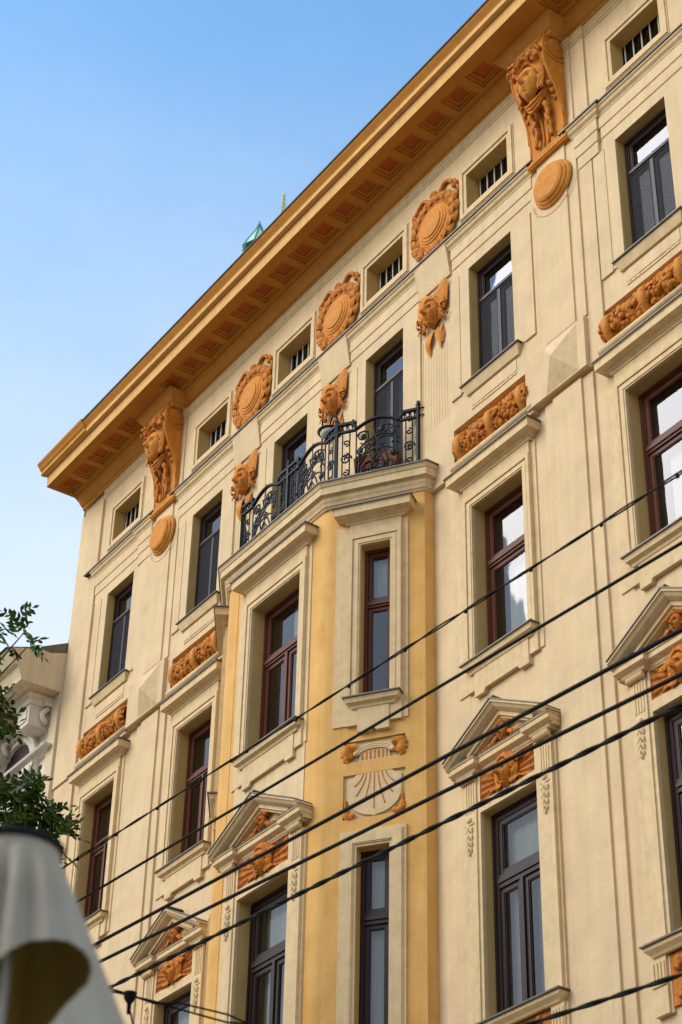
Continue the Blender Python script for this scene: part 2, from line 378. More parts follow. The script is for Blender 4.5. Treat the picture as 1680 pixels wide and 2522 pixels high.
# eaves
ez = [(0.0, 22.52), (.78, 22.52), (.785, 22.745), (.80, 22.755), (.865, 22.757), (.865, 22.845), (.895, 22.87), (.91, 22.905), (.935, 22.935), (.945, 22.955)]
mb = MB(); mb.sweep([(.78, 22.52), (.785, 22.745), (.66, 22.745), (.66, 22.523)], [(-8.30, 0), (8.6, 0)], close=True); EV = mb.obj('eaves_cornice', 'ochre_lit', B, label='lower fascia of the eaves')
mb = MB(); mb.sweep([(.55, 22.7455), (.865, 22.757), (.865, 22.845), (.55, 22.85)], [(-8.335, 0), (8.6, 0)], close=True); mb.obj('eaves_fillet', 'ochre_lit', EV)
mb = MB(); mb.sweep([(.55, 22.8505), (.868, 22.8505), (.875, 22.865), (.91, 22.905), (.935, 22.935), (.945, 22.955), (.55, 22.956)], [(-8.34, 0), (8.6, 0)], close=True); mb.obj('eaves_ogee', 'ochre', EV)
mb = MB(); mb.sweep([(.935, 22.957), (.962, 22.962), (.965, 22.985), (.90, 23.0), (.3, 23.02)], [(-8.34, 0), (8.6, 0)]); mb.obj('gutter', 'gutter', B, fix=False)
mb = MB(); mb.sweep([(.872, 22.765), (.89, 22.77), (.89, 22.845), (.92, 22.87), (.945, 22.91), (.97, 22.94), (.985, 22.957), (.99, 22.99), (.8, 23.005), (.8, 22.765)], [(-8.37, 0), (-6.70, 0)], close=True)
mb.obj('eaves_end_piece', 'ochre', B)
# soffit with sunk coffers
cof = [-8.00, -7.44, -6.88, -6.33, -5.78] + [.2 + .566 * k for k in range(-8, 8)] + [5.78, 6.33, 6.88, 7.44, 8.0]
so_ops = [(x - .215, x + .215, -.61, -.275) for x in cof]
mb = MB()
xs = sorted({-8.30, 8.6} | {v for o in so_ops for v in o[:2]})
for i in range(len(xs) - 1):
    cx = (xs[i] + xs[i + 1]) / 2; hole = any(o[0] < cx < o[1] for o in so_ops)
    for y0, y1 in ((-.78, -.61), (-.61, -.275), (-.275, .03)):
        if hole and y0 == -.61: continue
        mb.quad((xs[i], y0, 22.519), (xs[i + 1], y0, 22.519), (xs[i + 1], y1, 22.519), (xs[i], y1, 22.519))
for a, b, c, d in so_ops:      # stepped sides
    L = [(a, b, c, d, 22.519), (a, b, c, d, 22.552), (a + .04, b - .04, c + .03, d - .03, 22.552), (a + .045, b - .045, c + .035, d - .035, 22.58), (a + .09, b - .09, c + .07, d - .07, 22.58), (a + .095, b - .095, c + .075, d - .075, 22.606)]
    for p, q in zip(L, L[1:]):
        P = [(p[0], p[2], p[4]), (p[1], p[2], p[4]), (p[1], p[3], p[4]), (p[0], p[3], p[4])]; Q = [(q[0], q[2], q[4]), (q[1], q[2], q[4]), (q[1], q[3], q[4]), (q[0], q[3], q[4])]
        for i in range(4): mb.quad(P[i], P[(i + 1) % 4], Q[(i + 1) % 4], Q[i])
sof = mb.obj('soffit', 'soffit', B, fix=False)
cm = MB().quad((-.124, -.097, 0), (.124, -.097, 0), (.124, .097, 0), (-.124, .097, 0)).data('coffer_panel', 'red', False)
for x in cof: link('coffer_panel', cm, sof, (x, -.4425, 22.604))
# bed mould along the wall, breaking forward over the two corbels
bm_ = [(0.0, 22.27), (.035, 22.285), (.04, 22.33), (.075, 22.345), (.11, 22.38), (.15, 22.44), (.165, 22.475), (.19, 22.485), (.19, 22.517)]
path = [(-8.25, 0)]
for c in (-5.0, 5.0): path += [(c - .40, 0), (c - .40, -.27), (c + .40, -.27), (c + .40, 0)]
path += [(8.6, 0)]
mb = MB(); mb.sweep(bm_, path); mb.obj('bed_mould', 'ochre', B, fix=False)
mb = MB()
for c in (-5.0, 5.0): mb.box(c - .43, c + .43, -.30, 0, 22.29, 22.40)
mb.obj('abacus_underside', 'trim', B)
wm = [(0, 22.12), (.012, 22.125), (.012, 22.155), (.03, 22.17), (.03, 22.21), (.045, 22.23), (.05, 22.27), (0, 22.275)]
wp = [(-7.46, .03), (-XO, .03), (-XO, 0), (-5.46, 0), (-5.46, -.025), (-4.54, -.025), (-4.54, 0), (4.54, 0), (4.54, -.025), (5.46, -.025), (5.46, 0), (XO, 0), (XO, .03), (8.25, .03)]
mb = MB(); mb.sweep(wm, wp); mb.obj('wall_mould', 'trim', B, fix=False)

# string course (metal capped) and the banded heads beneath it
stp = [(0, 20.40), (.045, 20.40), (.055, 20.43), (.085, 20.46), (.095, 20.50), (.115, 20.515), (.115, 20.545)]
def runs(path, prof, name, m): mb = MB(); mb.sweep(prof, path); return mb.obj(name, m, B, fix=False)
segs = [[(-7.62, .08), (-7.62, .03), (-5.90, .03), (-5.90, 0), (-5.43, 0), (-5.43, .05)], [(-4.60, .05), (-4.60, 0), (4.58, 0), (4.58, .05)], [(5.40, .05), (5.40, 0), (5.90, 0), (5.90, .03), (8.25, .03)]]
for p in segs:
    runs(p, [(d + .012, z) for d, z in ((.10, 20.546), (.125, 20.55), (.125, 20.572), (0, 20.60))], 'string_course_capping', 'tin')
def band(x0, x1, yb, slope=0):
    e = .05
    runs([(x0, yb + e), (x0, yb), (x1, yb), (x1, yb + e)], stp, 'string_course', 'trim')
    runs([(x0 + .03, yb + e), (x0 + .03, yb), (x1 - .02, yb), (x1 - .02, yb + e)], [(0, 19.822), (.012, 19.822), (.012, 20.015), (.026, 20.025), (.026, 20.20), (.04, 20.21), (.04, 20.399)], 'banded_lintel', 'cream')
band(-7.45, -5.93, .03); band(-5.90, -5.46, .0); band(-4.56, -2.83, 0); band(-2.06, -.38, 0); band(.38, 2.05, 0); band(2.83, 4.56, 0); band(5.46, 5.88, 0); band(5.92, 8.2, .03)
for c in (-2.435, 0.0, 2.425):
    w = .36
    mb = MB()
    mb.add([(c - w, 0, 20.00), (c + w, 0, 20.00), (c + w, 0, 20.545), (c - w, 0, 20.545), (c - w, -.03, 20.00), (c + w, -.03, 20.00), (c + w, -.115, 20.545), (c - w, -.115, 20.545)],
           [(4, 5, 6, 7), (0, 4, 7, 3), (1, 2, 6, 5), (0, 1, 5, 4)])
    mb.obj('keystone_panel', 'cream', B)

# ------------------------------------------------------------------ windows (origin: middle of the sill line, on the wall face)
def pane(mb_name, x0, x1, z0, z1, y, parent, m='glass'):
    return MB().quad((x0, y, z0), (x1, y, z0), (x1, y, z1), (x0, y, z1)).obj(mb_name, m, parent, fix=False)
def ring(mb, x0, x1, z0, z1, w, y0, y1, wb=None):
    wb = wb or w
    mb.box(x0, x0 + w, y0, y1, z0, z1); mb.box(x1 - w, x1, y0, y1, z0, z1); mb.box(x0 + w, x1 - w, y0, y1, z1 - w, z1); mb.box(x0 + w, x1 - w, y0, y1, z0, z0 + wb)
def window(w, h, zt, m, casements, yf, jam=.072, sash=.036, tr=.045, blind=None, curtain=None, loc=(0, 0, 0), rz=0, label=None, screen=False):
    """w,h opening; zt transom height; yf depth of the frame face"""
    a = w / 2; mb = MB(); d = .07
    ring(mb, -a, a, 0, h, jam, yf, yf + d, .05)
    mb.box(-a + jam, a - jam, yf - .012, yf + d, zt - tr, zt + tr)
    mb.box(-a + jam, a - jam, yf - .03, yf - .012, zt - .02, zt + .025)
    ring(mb, -a + .02, a - .02, .0, h - .02, .03, yf - .014, yf, .0301)
    if casements == 2: mb.box(-.028, .028, yf - .012, yf + d, .05, zt - tr)
    W = mb.obj('window', m, B, loc, rz, label)
    ls = [(-a + jam, a - jam, zt + tr, h - jam)]
    ls += [(-a + jam, -.028, .05, zt - tr), (.028, a - jam, .05, zt - tr)] if casements == 2 else [(-a + jam, a - jam, .05, zt - tr)]
    for x0, x1, z0, z1 in ls:
        sb = MB(); ring(sb, x0 + .004, x1 - .004, z0 + .004, z1 - .004, sash, yf + .012, yf + .055); ring(sb, x0 + .004 + sash, x1 - .004 - sash, z0 + .004 + sash, z1 - .004 - sash, .012, yf + .022, yf + .05)
        sb.obj('sash', m, W)
        pane('pane', x0 + sash, x1 - sash, z0 + sash, z1 - sash, yf + .036, W)
        if screen and z1 < zt: pane('insect_screen', x0, x1, z0, z1, yf - .004, W, 'screen')
        if blind and (blind == 'all' or (blind == 'low' and z1 < zt) or (blind == 'top' and z1 > zt) or (blind == 'right' and x0 > 0) or (blind == 'left' and x1 < .01 and z1 < zt)):
            bb = MB(); n = int((z1 - z0 - 2 * sash) / .028)
            for i in range(n):
                z = z0 + sash + .014 + i * .028; bb.quad((x0 + sash, yf + .075, z - .010), (x1 - sash, yf + .075, z - .010), (x1 - sash, yf + .092, z + .008), (x0 + sash, yf + .092, z + .008))
            bo = bb.obj('blind', 'blind', W, fix=False); bo['kind'] = 'stuff'
    if curtain:
        for cc in curtain:
            c0, c1, zt_ = cc[:3]; zb_ = cc[3] if len(cc) > 3 else .02
            cb = MB(); n = 22; x0 = -a + c0 * w; x1 = -a + c1 * w; V = []; F = []
            for i in range(n + 1):
                x = x0 + (x1 - x0) * i / n; y = yf + .16 + .018 * sin(i * 1.9) + .008 * sin(i * 4.3)
                V += [(x, y, zb_), (x, y, zt_)]
            for i in range(n): F.append((2 * i, 2 * i + 2, 2 * i + 3, 2 * i + 1))
            cb.add(V, F, True); cb.obj('curtain', 'lace', W, fix=False)
    return W
WL4 = 'dark brown framed upper window'
bl = dict(A='all', B='all', C=None, D='top', E='low', F='low')
for k in 'ABCDEF':
    yb = .03 if k in 'AF' else 0; z0 = 17.81 if k not in 'CD' else 16.96
    window(.91, 19.82 - z0, 19.24 - z0, 'dark', 2, .135, blind=bl[k], loc=(C4[k], yb, z0), curtain=[(.1, .9, 2.1)] if k in 'CD' else None, label=WL4, screen=True)
for k in 'ABEF':
    window(1.0, 2.28, 1.45, 'brown', 2 if k in 'AB' else 1, .225, jam=.07, sash=.05, tr=.055, loc=(C3[k], 0, 13.63), curtain=[(.25, .62, 1.4), (.66, 1.0, 2.2)] if k in 'EF' else [(.55, 1, 2.2)], label='red brown framed window')
    window(.99, 2.45, 1.60, 'dark', 2, .17, jam=.105, sash=.055, tr=.075, loc=(C2[k], 0, 9.22), curtain=[(.06, .98, 2.4)], label='dark brown framed tall window')
# attic grille windows
for k in 'ABCDEF':
    yb = .03 if k in 'AF' else 0
    mb = MB(); ring(mb, -.455, .455, 0, .66, .02, .225, .25); W = mb.obj('attic_window', 'dark', B, (C5[k], yb, 20.94))
    pane('pane', -.435, .435, .02, .64, .235, W)
    br = MB().tube([(0, .205, 0), (0, .205, .66)], .011, 6).data('grille_bar', 'steel')
    for i in range(6): link('grille_bar', br, W, (-.40 + .16 * i, 0, 0))
    mb = MB(); a = .455; o = .60
    # splayed, rounded surround
    for (w0, w1, y0) in ((.455, .52, -.008), (.52, .585, -.03), (.585, .605, -.012)):
        h0 = .33 + w0 - .455; h1 = .33 + w1 - .455
        for x0, x1, z0, z1 in ((-w1, -w0, -h1, h1), (w0, w1, -h1, h1), (-w0, w0, h0, h1), (-w0, w0, -h1, -h0)): mb.box(x0, x1, y0, 0, .33 + z0, .33 + z1)
    mb.obj('window_surround', 'trim', B, (C5[k], yb, 20.94))

# ---- top storey jamb strips, sills, incised ornament
BR = MB()
for r in range(2):
    for c in range(3 - r): BR.box(-.12 + .08 * c + .04 * r, -.12 + .08 * c + .04 * r + .068, -.012, 0, .045 * r, .045 * r + .034)
BRm = BR.data('brick_ornament', 'trim')
for k in 'ABCDEF':
    yb = .03 if k in 'AF' else 0; c = C4[k]; z0 = 17.78 if k not in 'CD' else 16.95
    mb = MB()
    for s in (-1, 1):
        x = [c + s * .457, c + s * .66, c + s * .87]
        mb.box(min(x[0], x[1]), max(x[0], x[1]), yb - .016, yb, z0, 19.82); mb.box(min(x[1], x[2]), max(x[1], x[2]), yb - .026, yb, z0 + (.0 if k in 'CD' else -.02), 19.82)
    mb.obj('jamb_strip', 'cream', B)
    if k in 'CD': continue
    e = .05; p = [(c - .50, yb + e), (c - .50, yb), (c + .50, yb), (c + .50, yb + e)]
    mb = MB(); mb.sweep([(0, 17.64), (.035, 17.645), (.075, 17.765), (.075, 17.785), (0, 17.79)], p); sl_ = mb.obj('window_sill', 'trim', B, fix=False)
    mb = MB(); mb.sweep([(.07, 17.786), (.105, 17.79), (.105, 17.805), (-.10, 17.84)], p); mb.obj('sill_capping', 'tin', sl_, fix=False)
    slab('sill_panel', 'cream', [(c - .46, c + .46, 17.44, 17.62)], yb - .010, yb)
    slab('incised_line', 'trim', [(c - .22, c + .22, 17.385, 17.392)], yb - .012, yb)
    for s in (-1, 1): link('brick_ornament', BRm, B, (c + s * .34, yb, 17.39))

# ---- third storey surround, hood, sill and apron
HOOD = [(0, 16.235), (.02, 16.24), (.02, 16.265), (.05, 16.285), (.062, 16.305), (.085, 16.315), (.15, 16.322), (.15, 16.425), (.165, 16.43)]
def storey3(c, yw, w, loc=None, rz=0, hood=True):
    """pieces in local frame: x along, y out = -, at opening centre x=c; yw wall plane"""
    a = w / 2
    def put(mb, name, m, par=None): return mb.obj(name, m, par or B, loc, rz, fix=False) if par is None else mb.obj(name, m, par, fix=False)
    mb = MB()
    mb.box(c - a - .34, c + a + .23, yw + .012 - .03, yw, 13.30, 16.24)
    o = MB()
    for w0, w1, y0 in ((0, .022, yw - .048), (.022, .08, yw - .06), (.08, .10, yw - .052), (.10, .152, yw - .072)):
        for x0, x1 in ((c - a - w1, c - a - w0), (c + a + w0, c + a + w1)): o.box(x0, x1, y0, yw, 13.6, 15.91 + w1)
        o.box(c - a - w0, c + a + w0, y0, yw, 15.91 + w0, 15.91 + w1)
    o.box(c - a - .152, c + a + .152, yw - .055, yw, 15.91 + .152, 16.24)
    # cut: back plate only outside the opening
    mb = MB()
    for x0, x1 in ((c - a - .34, c - a - .152), (c + a + .152, c + a + .23)): put(MB().box(x0, x1, yw - .018, yw, 13.30, 16.24), 'surround_back_plate', 'trim')
    put(o, 'window_surround', 'trim')
    e = .3; p = [(c - a - .31, yw + .02), (c - a - .31, yw - .055), (c + a + .20, yw - .055), (c + a + .20, yw + .02)]
    if hood:
        p = [(c - a - .17, yw + .02), (c - a - .17, yw - .05), (c + a + .17, yw - .05), (c + a + .17, yw + .02)]
        mb = MB(); mb.sweep(HOOD + [(0, 16.45)], p); H = put(mb, 'window_hood', 'trim')
        mb = MB(); mb.sweep([(.155, 16.431), (.178, 16.437), (.178, 16.455), (0, 16.52)], p); put(mb, 'hood_capping', 'tin', H)
    p = [(c - a - .06, yw + .02), (c - a - .06, yw - .05), (c + a + .06, yw - .05), (c + a + .06, yw + .02)]
    mb = MB(); mb.sweep([(0, 13.49), (.02, 13.495), (.03, 13.53), (.075, 13.555), (.085, 13.60), (.09, 13.615), (0, 13.62)], p); S = put(mb, 'window_sill', 'trim')
    mb = MB(); mb.sweep([(.085, 13.616), (.112, 13.62), (.112, 13.637), (-.17, 13.67)], p); put(mb, 'sill_capping', 'tin', S)
    L = c - a; R = c + a
    mb = MB(); mb.prism([(L, 13.49), (L, 13.17), (L + .17, 13.17), (L + .20, 13.22), (R - .20, 13.22), (R - .17, 13.17), (R, 13.17), (R, 13.49)], yw - .06, yw)
    mb.box(L - .155, L, yw - .045, yw, 13.28, 13.62); mb.box(R, R + .155, yw - .045, yw, 13.28, 13.62)
    put(mb, 'apron_panel', 'trim')
for k in 'ABEF': storey3(C3[k], YL, 1.0)

# ---- second storey: pilasters, entablature, pediment
def storey2(c, yw, w, loc=None, rz=0, canopy=True):
    a = w / 2
    def put(mb, name, m, par=None): return mb.obj(name, m, par or B, loc if par is None else None, rz if par is None else 0, fix=False)
    for s in (-1, 1):
        x0, x1 = sorted((c + s * (a + .05), c + s * (a + .29))); xm = (x0 + x1) / 2
        mb = MB(); mb.box(x0, x1, yw - .07, yw, 9.2, 12.10)
        for i in range(4): 
            x = x0 + .055 + i * .042; mb.box(x, x + .022, yw - .079, yw - .0701, 11.72, 12.08)
        mb.box(x0 - .03, x0, yw - .03, yw, 9.2, 12.1); mb.box(x1, x1 + .03, yw - .03, yw, 9.2, 12.1)
        P = put(mb, 'pilaster', 'trim')
        mb = MB()
        for i in range(9):
            q = (i - 4) / 4.6; mb.lathe([(.0, -.022), (.034, -.02), (.041, -.0), (.034, .02), (0, .022)], (0, 0, 0), 'z', 10) if False else None
            mb.ball((xm + q * .13, yw - .095, 12.13), (.018, .042, .045), 8, 6)
        mb.box(x0 - .012, x1 + .012, yw - .105, yw, 12.165, 12.20)
        put(mb, 'pilaster_capital', 'trim', P)
        # hanging husk drop
        mb = MB(); mb.lathe([(0, .03), (.03, .028), (.038, .02), (.042, 0)], (xm, yw - .07, 11.63), n=12); mb.box(xm - .075, xm + .075, yw - .083, yw - .07, 11.565, 11.585)
        z = 11.55
        for i, r in enumerate((.052, .05, .045, .038)):
            for t in (-1, 0, 1): mb.leaf((xm + t * r * .5, yw - .085, z), (xm + t * r * .95, yw - .08, z - r * 1.9), r * .42, (t * .4, -1, .2), .35, 3)
            mb.ball((xm, yw - .085, z - r * .5), (r * .62, .028, r * .8), 8, 5); z -= r * 1.75
        mb.ball((xm, yw - .08, z - .01), (.018, .02, .03), 6, 4)
        put(mb, 'husk_drop', 'trim', P)
    mb = MB()
    mb.box(c - a - .05, c + a + .05, yw - .05, yw, 11.67, 11.80); mb.box(c - a - .05, c - a, yw - .05, yw, 9.2, 11.67); mb.box(c + a, c + a + .05, yw - .05, yw, 9.2, 11.67)
    mb.box(c - a - .05, c - a, yw - .05, yw, 11.80, 12.17); mb.box(c + a - .02, c + a + .05, yw - .05, yw, 11.80, 12.17); mb.box(c - a, c + a - .02, yw - .05, yw, 12.15, 12.17)
    put(mb, 'window_surround', 'trim')
    # cornice with breaks over the pilasters
    xl, xr = c - a - .31, c + a + .31; b = .28
    p = [(xl, yw + .02), (xl, yw - .09), (xl + b, yw - .09), (xl + b, yw - .03), (xr - b, yw - .03), (xr - b, yw - .09), (xr, yw - .09), (xr, yw + .02)]
    mb = MB(); mb.sweep([(0, 12.165), (.03, 12.17), (.04, 12.20), (.085, 12.225), (.10, 12.235), (.10, 12.295), (.115, 12.30), (.115, 12.315), (0, 12.32)], p); E = put(mb, 'entablature', 'trim')
    mb = MB(); mb.sweep([(.112, 12.3155), (.122, 12.3155), (.122, 12.323), (0, 12.326)], p); put(mb, 'entablature_capping', 'tin', E)
    # pediment: raking cornice swept over the gable
    hw = a + .40; zt, zb = 12.84, 12.37
    sl2 = (zt - zb) / hw
    def rake(prof):
        v = []; f = []; m_ = len(prof)
        for X, Z in ((c - hw, zb), (c, zt), (c + hw, zb)): v += [(X, yw - d, Z + u) for d, u in prof]
        for k in range(2): f += [(k * m_ + j, (k + 1) * m_ + j, (k + 1) * m_ + (j + 1) % m_, k * m_ + (j + 1) % m_) for j in range(m_)]
        return v, f + [tuple(range(m_)), tuple(range(2 * m_, 3 * m_))[::-1]]
    mb = MB(); mb.add(*rake([(0, 0), (.27, 0), (.27, -.03), (.25, -.04), (.225, -.075), (.18, -.105), (.15, -.115), (.15, -.165), (.12, -.17), (.12, -.195), (0, -.195)]))
    # returns at the ends so that the rake sits on the cornice
    for s in (-1, 1):
        x0, x1 = sorted((c + s * (hw - .0), c + s * (hw - .30))); mb.prism([(c + s * (hw - .05), 12.32), (c + s * (hw - .30), 12.32), (c + s * (hw - .30), 12.40), (c + s * (hw - .05), 12.34)], yw - .15, yw)
    PD = put(mb, 'pediment', 'trim')
    mb = MB(); mb.add(*rake([(0, .001), (.285, .001), (.285, .014), (0, .016)])); mb.box(c - .05, c + .05, yw - .27, yw, zt + .008, zt + .03); put(mb, 'pediment_capping', 'tin', PD)
    mb = MB(); mb.prism([(c - hw + .25, 12.315), (c + hw - .25, 12.315), (c, zt - .19)], yw - .04, yw); put(mb, 'tympanum', 'trim', PD)
    # ornament in the gable
    mb = MB()
    mb.v = []; face(mb, (c, yw - .07, 12.475), .085, .125, .085)
    for t in range(7):
        q = -1 + 2 * t / 6; mb.ball((c + q * .11, yw - .10, 12.56 + .04 * (1 - q * q)), (.034, .04, .03), 8, 5)
    for s in (-1, 1):
        mb.tube([(c + s * (.10 + .25 * i / 14), yw - .085, 12.42 - .06 * i / 14 + .025 * sin(i * .9)) for i in range(15)], [.035 * (1 - i / 22) for i in range(15)], 6)
        for i in range(5): mb.ball((c + s * (.17 + .055 * i), yw - .09, 12.385 - .006 * i), (.036 - .004 * i, .04, .036 - .004 * i), 7, 5)
    put(mb, 'gable_mask', 'terrad', PD)
    # terracotta panel with radiating ribs and a woman's head
    x0, x1, z0, z1 = c - a, c + a - .02, 11.80, 12.15
    mb = MB(); mb.box(x0, x1, yw - .03, yw, z0, z1)
    cx, cz = (x0 + x1) / 2, 11.93
    for i in range(20):
        t = -.35 + i * (pi + .7) / 19
        if 1.1 < t < 2.05: continue
        dx, dz = cos(t), sin(t); L = min((x1 - cx - .015) / abs(dx) if abs(dx) > .02 else 9, ((z1 - cz - .015) / dz) if dz > .02 else ((cz - z0 - .015) / -dz if dz < -.02 else 9))
        r0 = .16
        if L <= r0 + .03: continue
        nx, nz = -dz, dx; w0, w1 = .010, .010 + .055 * (L - .1)
        mb.add([(cx + dx * r0 + nx * w0, yw - .03, cz + dz * r0 + nz * w0), (cx + dx * r0 - nx * w0, yw - .03, cz + dz * r0 - nz * w0), (cx + dx * L - nx * w1, yw - .03, cz + dz * L - nz * w1), (cx + dx * L + nx * w1, yw - .03, cz + dz * L + nz * w1),
                (cx + dx * r0, yw - .045, cz + dz * r0), (cx + dx * L, yw - .060, cz + dz * L)], [(0, 1, 4), (1, 2, 5, 4), (2, 3, 5), (3, 0, 4, 5)])
    PN = put(mb, 'mask_panel', 'terrad')
    mb = MB(); face(mb, (cx, yw - .05, 11.965), .125, .175, .13); put(mb, 'face', 'terra', PN)
    mb = MB(); hair(mb, (cx, yw - .05, 11.965), .125, .175, .13)
    for s in (-1, 1):
        for i in range(4):
            mb.leaf((cx + s * (.12 + .012 * i), yw - .06, 12.02 + .012 * i), (cx + s * (.17 + .05 * i), yw - .085, 12.145 - .028 * i), .032, (s * .2, -1, 0), .3, 4)
        for i in range(7): mb.leaf((cx + s * (.06 + .02 * i), yw - .07, 11.88 - .006 * i), (cx + s * (.11 + .028 * i), yw - .075, 11.80 + .006 * i), .022, (0, -1, .2), .3, 3)
        mb.tube([(cx + s * (.145 + .05 * cos(t) * (1 - t / 9)), yw - .09, 12.03 + .06 * sin(t) * (1 - t / 9)) for t in [j * .45 for j in range(14)]], .016, 5)
    put(mb, 'hair', 'terra', PN)
    # sill and the frieze of triglyph blocks below
    p = [(c - a - .22, yw + .02), (c - a - .22, yw - .05), (c + a + .22, yw - .05), (c + a + .22, yw + .02)]
    mb = MB(); mb.sweep([(0, 9.07), (.03, 9.075), (.045, 9.10), (.085, 9.14), (.09, 9.175), (0, 9.18)], p); S = put(mb, 'window_sill', 'trim')
    mb = MB(); mb.sweep([(.085, 9.176), (.115, 9.18), (.115, 9.198), (-.16, 9.225)], p); put(mb, 'sill_capping', 'tin', S)
    for s in (-1, 1):
        mb = MB()
        xm = c + s * (a + .19); mb.box(xm - .10, xm + .10, yw - .06, yw, 8.50, 9.07)
        for i in range(4): mb.box(xm - .085 + i * .048, xm - .06 + i * .048, yw - .072, yw - .0601, 8.82, 9.02)
        mb.box(xm - .10, xm + .10, yw - .075, yw - .0601, 8.78, 8.81); mb.box(xm + .10, xm + .13, yw - .03, yw, 8.5, 9.07)
        put(mb, 'triglyph_block', 'trim', S)
    mb = MB(); mb.box(c - a - .05, c + a + .05, yw - .03, yw, 8.55, 9.065)
    for i in range(26):
        mb.ball((c + random.uniform(-a, a), yw - .045, random.uniform(8.6, 9.0)), (random.uniform(.03, .07), .04, random.uniform(.03, .06)), 7, 5)
    put(mb, 'frieze_panel', 'terrad', S)

# ------------------------------------------------------------------ sculpted heads
def smooth(a, b, x):
    t = max(0, min(1, (x - a) / (b - a))); return t * t * (3 - 2 * t)
def face(mb, c, a, b, d, n=34, m=40):
    """front of a head: half width a, half height b, depth d, looking towards -y"""
    G = lambda u, w, u0, w0, su, sw: exp(-((u - u0) / su) ** 2 - ((w - w0) / sw) ** 2)
    V = []; F = []
    for j in range(m + 1):
        w = -1 + 2 * j / m
        hw = sqrt(max(0, 1 - w * w)); jaw = 1 - .22 * smooth(0, 1, -w) 
        for i in range(n + 1):
            s = -1 + 2 * i / n; u = s * hw
            z = sqrt(max(0, 1 - u * u - w * w)) ** .9
            f = .17 * (G(u, w, .36, .32, .26, .07) + G(u, w, -.36, .32, .26, .07))
            f -= .40 * (G(u, w, .36, .12, .20, .12) + G(u, w, -.36, .12, .20, .12))
            f += .20 * (G(u, w, .36, .10, .12, .055) + G(u, w, -.36, .10, .12, .055))
            ramp = smooth(.34, -.22, w) * (1 - smooth(-.25, -.36, w))
            f += (.12 + .44 * ramp) * exp(-(u / (.10 + .06 * ramp)) ** 2) * (1 if -.40 < w < .4 else 0)
            f += .10 * (G(u, w, .16, -.26, .09, .06) + G(u, w, -.16, -.26, .09, .06))
            f += .17 * G(u, w, 0, -.47, .24, .045) + .19 * G(u, w, 0, -.60, .20, .05) - .22 * G(u, w, 0, -.535, .28, .03)
            f -= .12 * G(u, w, 0, -.71, .24, .05); f += .15 * G(u, w, 0, -.83, .24, .13)
            f += .07 * (G(u, w, .5, -.18, .22, .25) + G(u, w, -.5, -.18, .22, .25))
            V.append((c[0] + a * u * jaw, c[1] - d * (z + f * min(1, z * 2.5)), c[2] + b * w))
    for j in range(m):
        for i in range(n):
            q = j * (n + 1) + i; F.append((q, q + 1, q + n + 2, q + n + 1))
    mb.add(V, F, True)
def hair(mb, c, a, b, d, locks=5):
    for s in (-1, 1):
        for k in range(locks):
            pts = []; rr = []
            for i in range(14):
                q = i / 13; ang = pi / 2 - s * (.08 + q * (1.55 + .20 * k)); rad = 1.02 + .10 * k + .05 * sin(q * 9 + k)
                pts.append((c[0] + a * rad * cos(ang) * 1.08, c[1] - d * (.55 - .09 * k - .25 * q), c[2] + b * rad * sin(ang) * .98 + .02 * b)); rr.append(a * (.20 - .10 * q))
            mb.tube(pts, rr, 6)
        for k in range(3):
            mb.tube([(c[0] + s * a * (1.02 + .12 * k + .10 * sin(i * .8 + k)), c[1] - d * (.25 - .05 * k), c[2] - b * (.05 + .11 * i)) for i in range(9)], [a * .15 * (1 - i / 11) for i in range(9)], 6)
def flowers(mb, c, r, n, out=(0, -1, 0), seed=0):
    rd = random.Random(seed); o = Vector(out).normalized()
    for i in range(n):
        v = Vector((rd.gauss(0, 1), rd.gauss(0, 1), rd.gauss(0, 1))).normalized()
        if v.dot(o) < -.2: v = -v
        p = Vector(c) + Vector((v.x * r[0], v.y * r[1], v.z * r[2])) * rd.uniform(.75, 1)
        q = r[0] * rd.uniform(.22, .36)
        if rd.random() < .5: mb.ball(p, q * .8, 7, 5)
        else:
            for t in range(5):
                w = 2 * pi * t / 5 + rd.random(); e = (v.cross(Vector((.3, .2, 1))).normalized() * cos(w) + v.cross(v.cross(Vector((.3, .2, 1)))).normalized() * sin(w))
                mb.leaf(p, p + e * q * 1.2 + v * q * .3, q * .4, v, .4, 3)
            mb.ball(p + v * q * .3, q * .35, 6, 4)

for k in 'ABEF': storey2(C2[k], YL, .99)

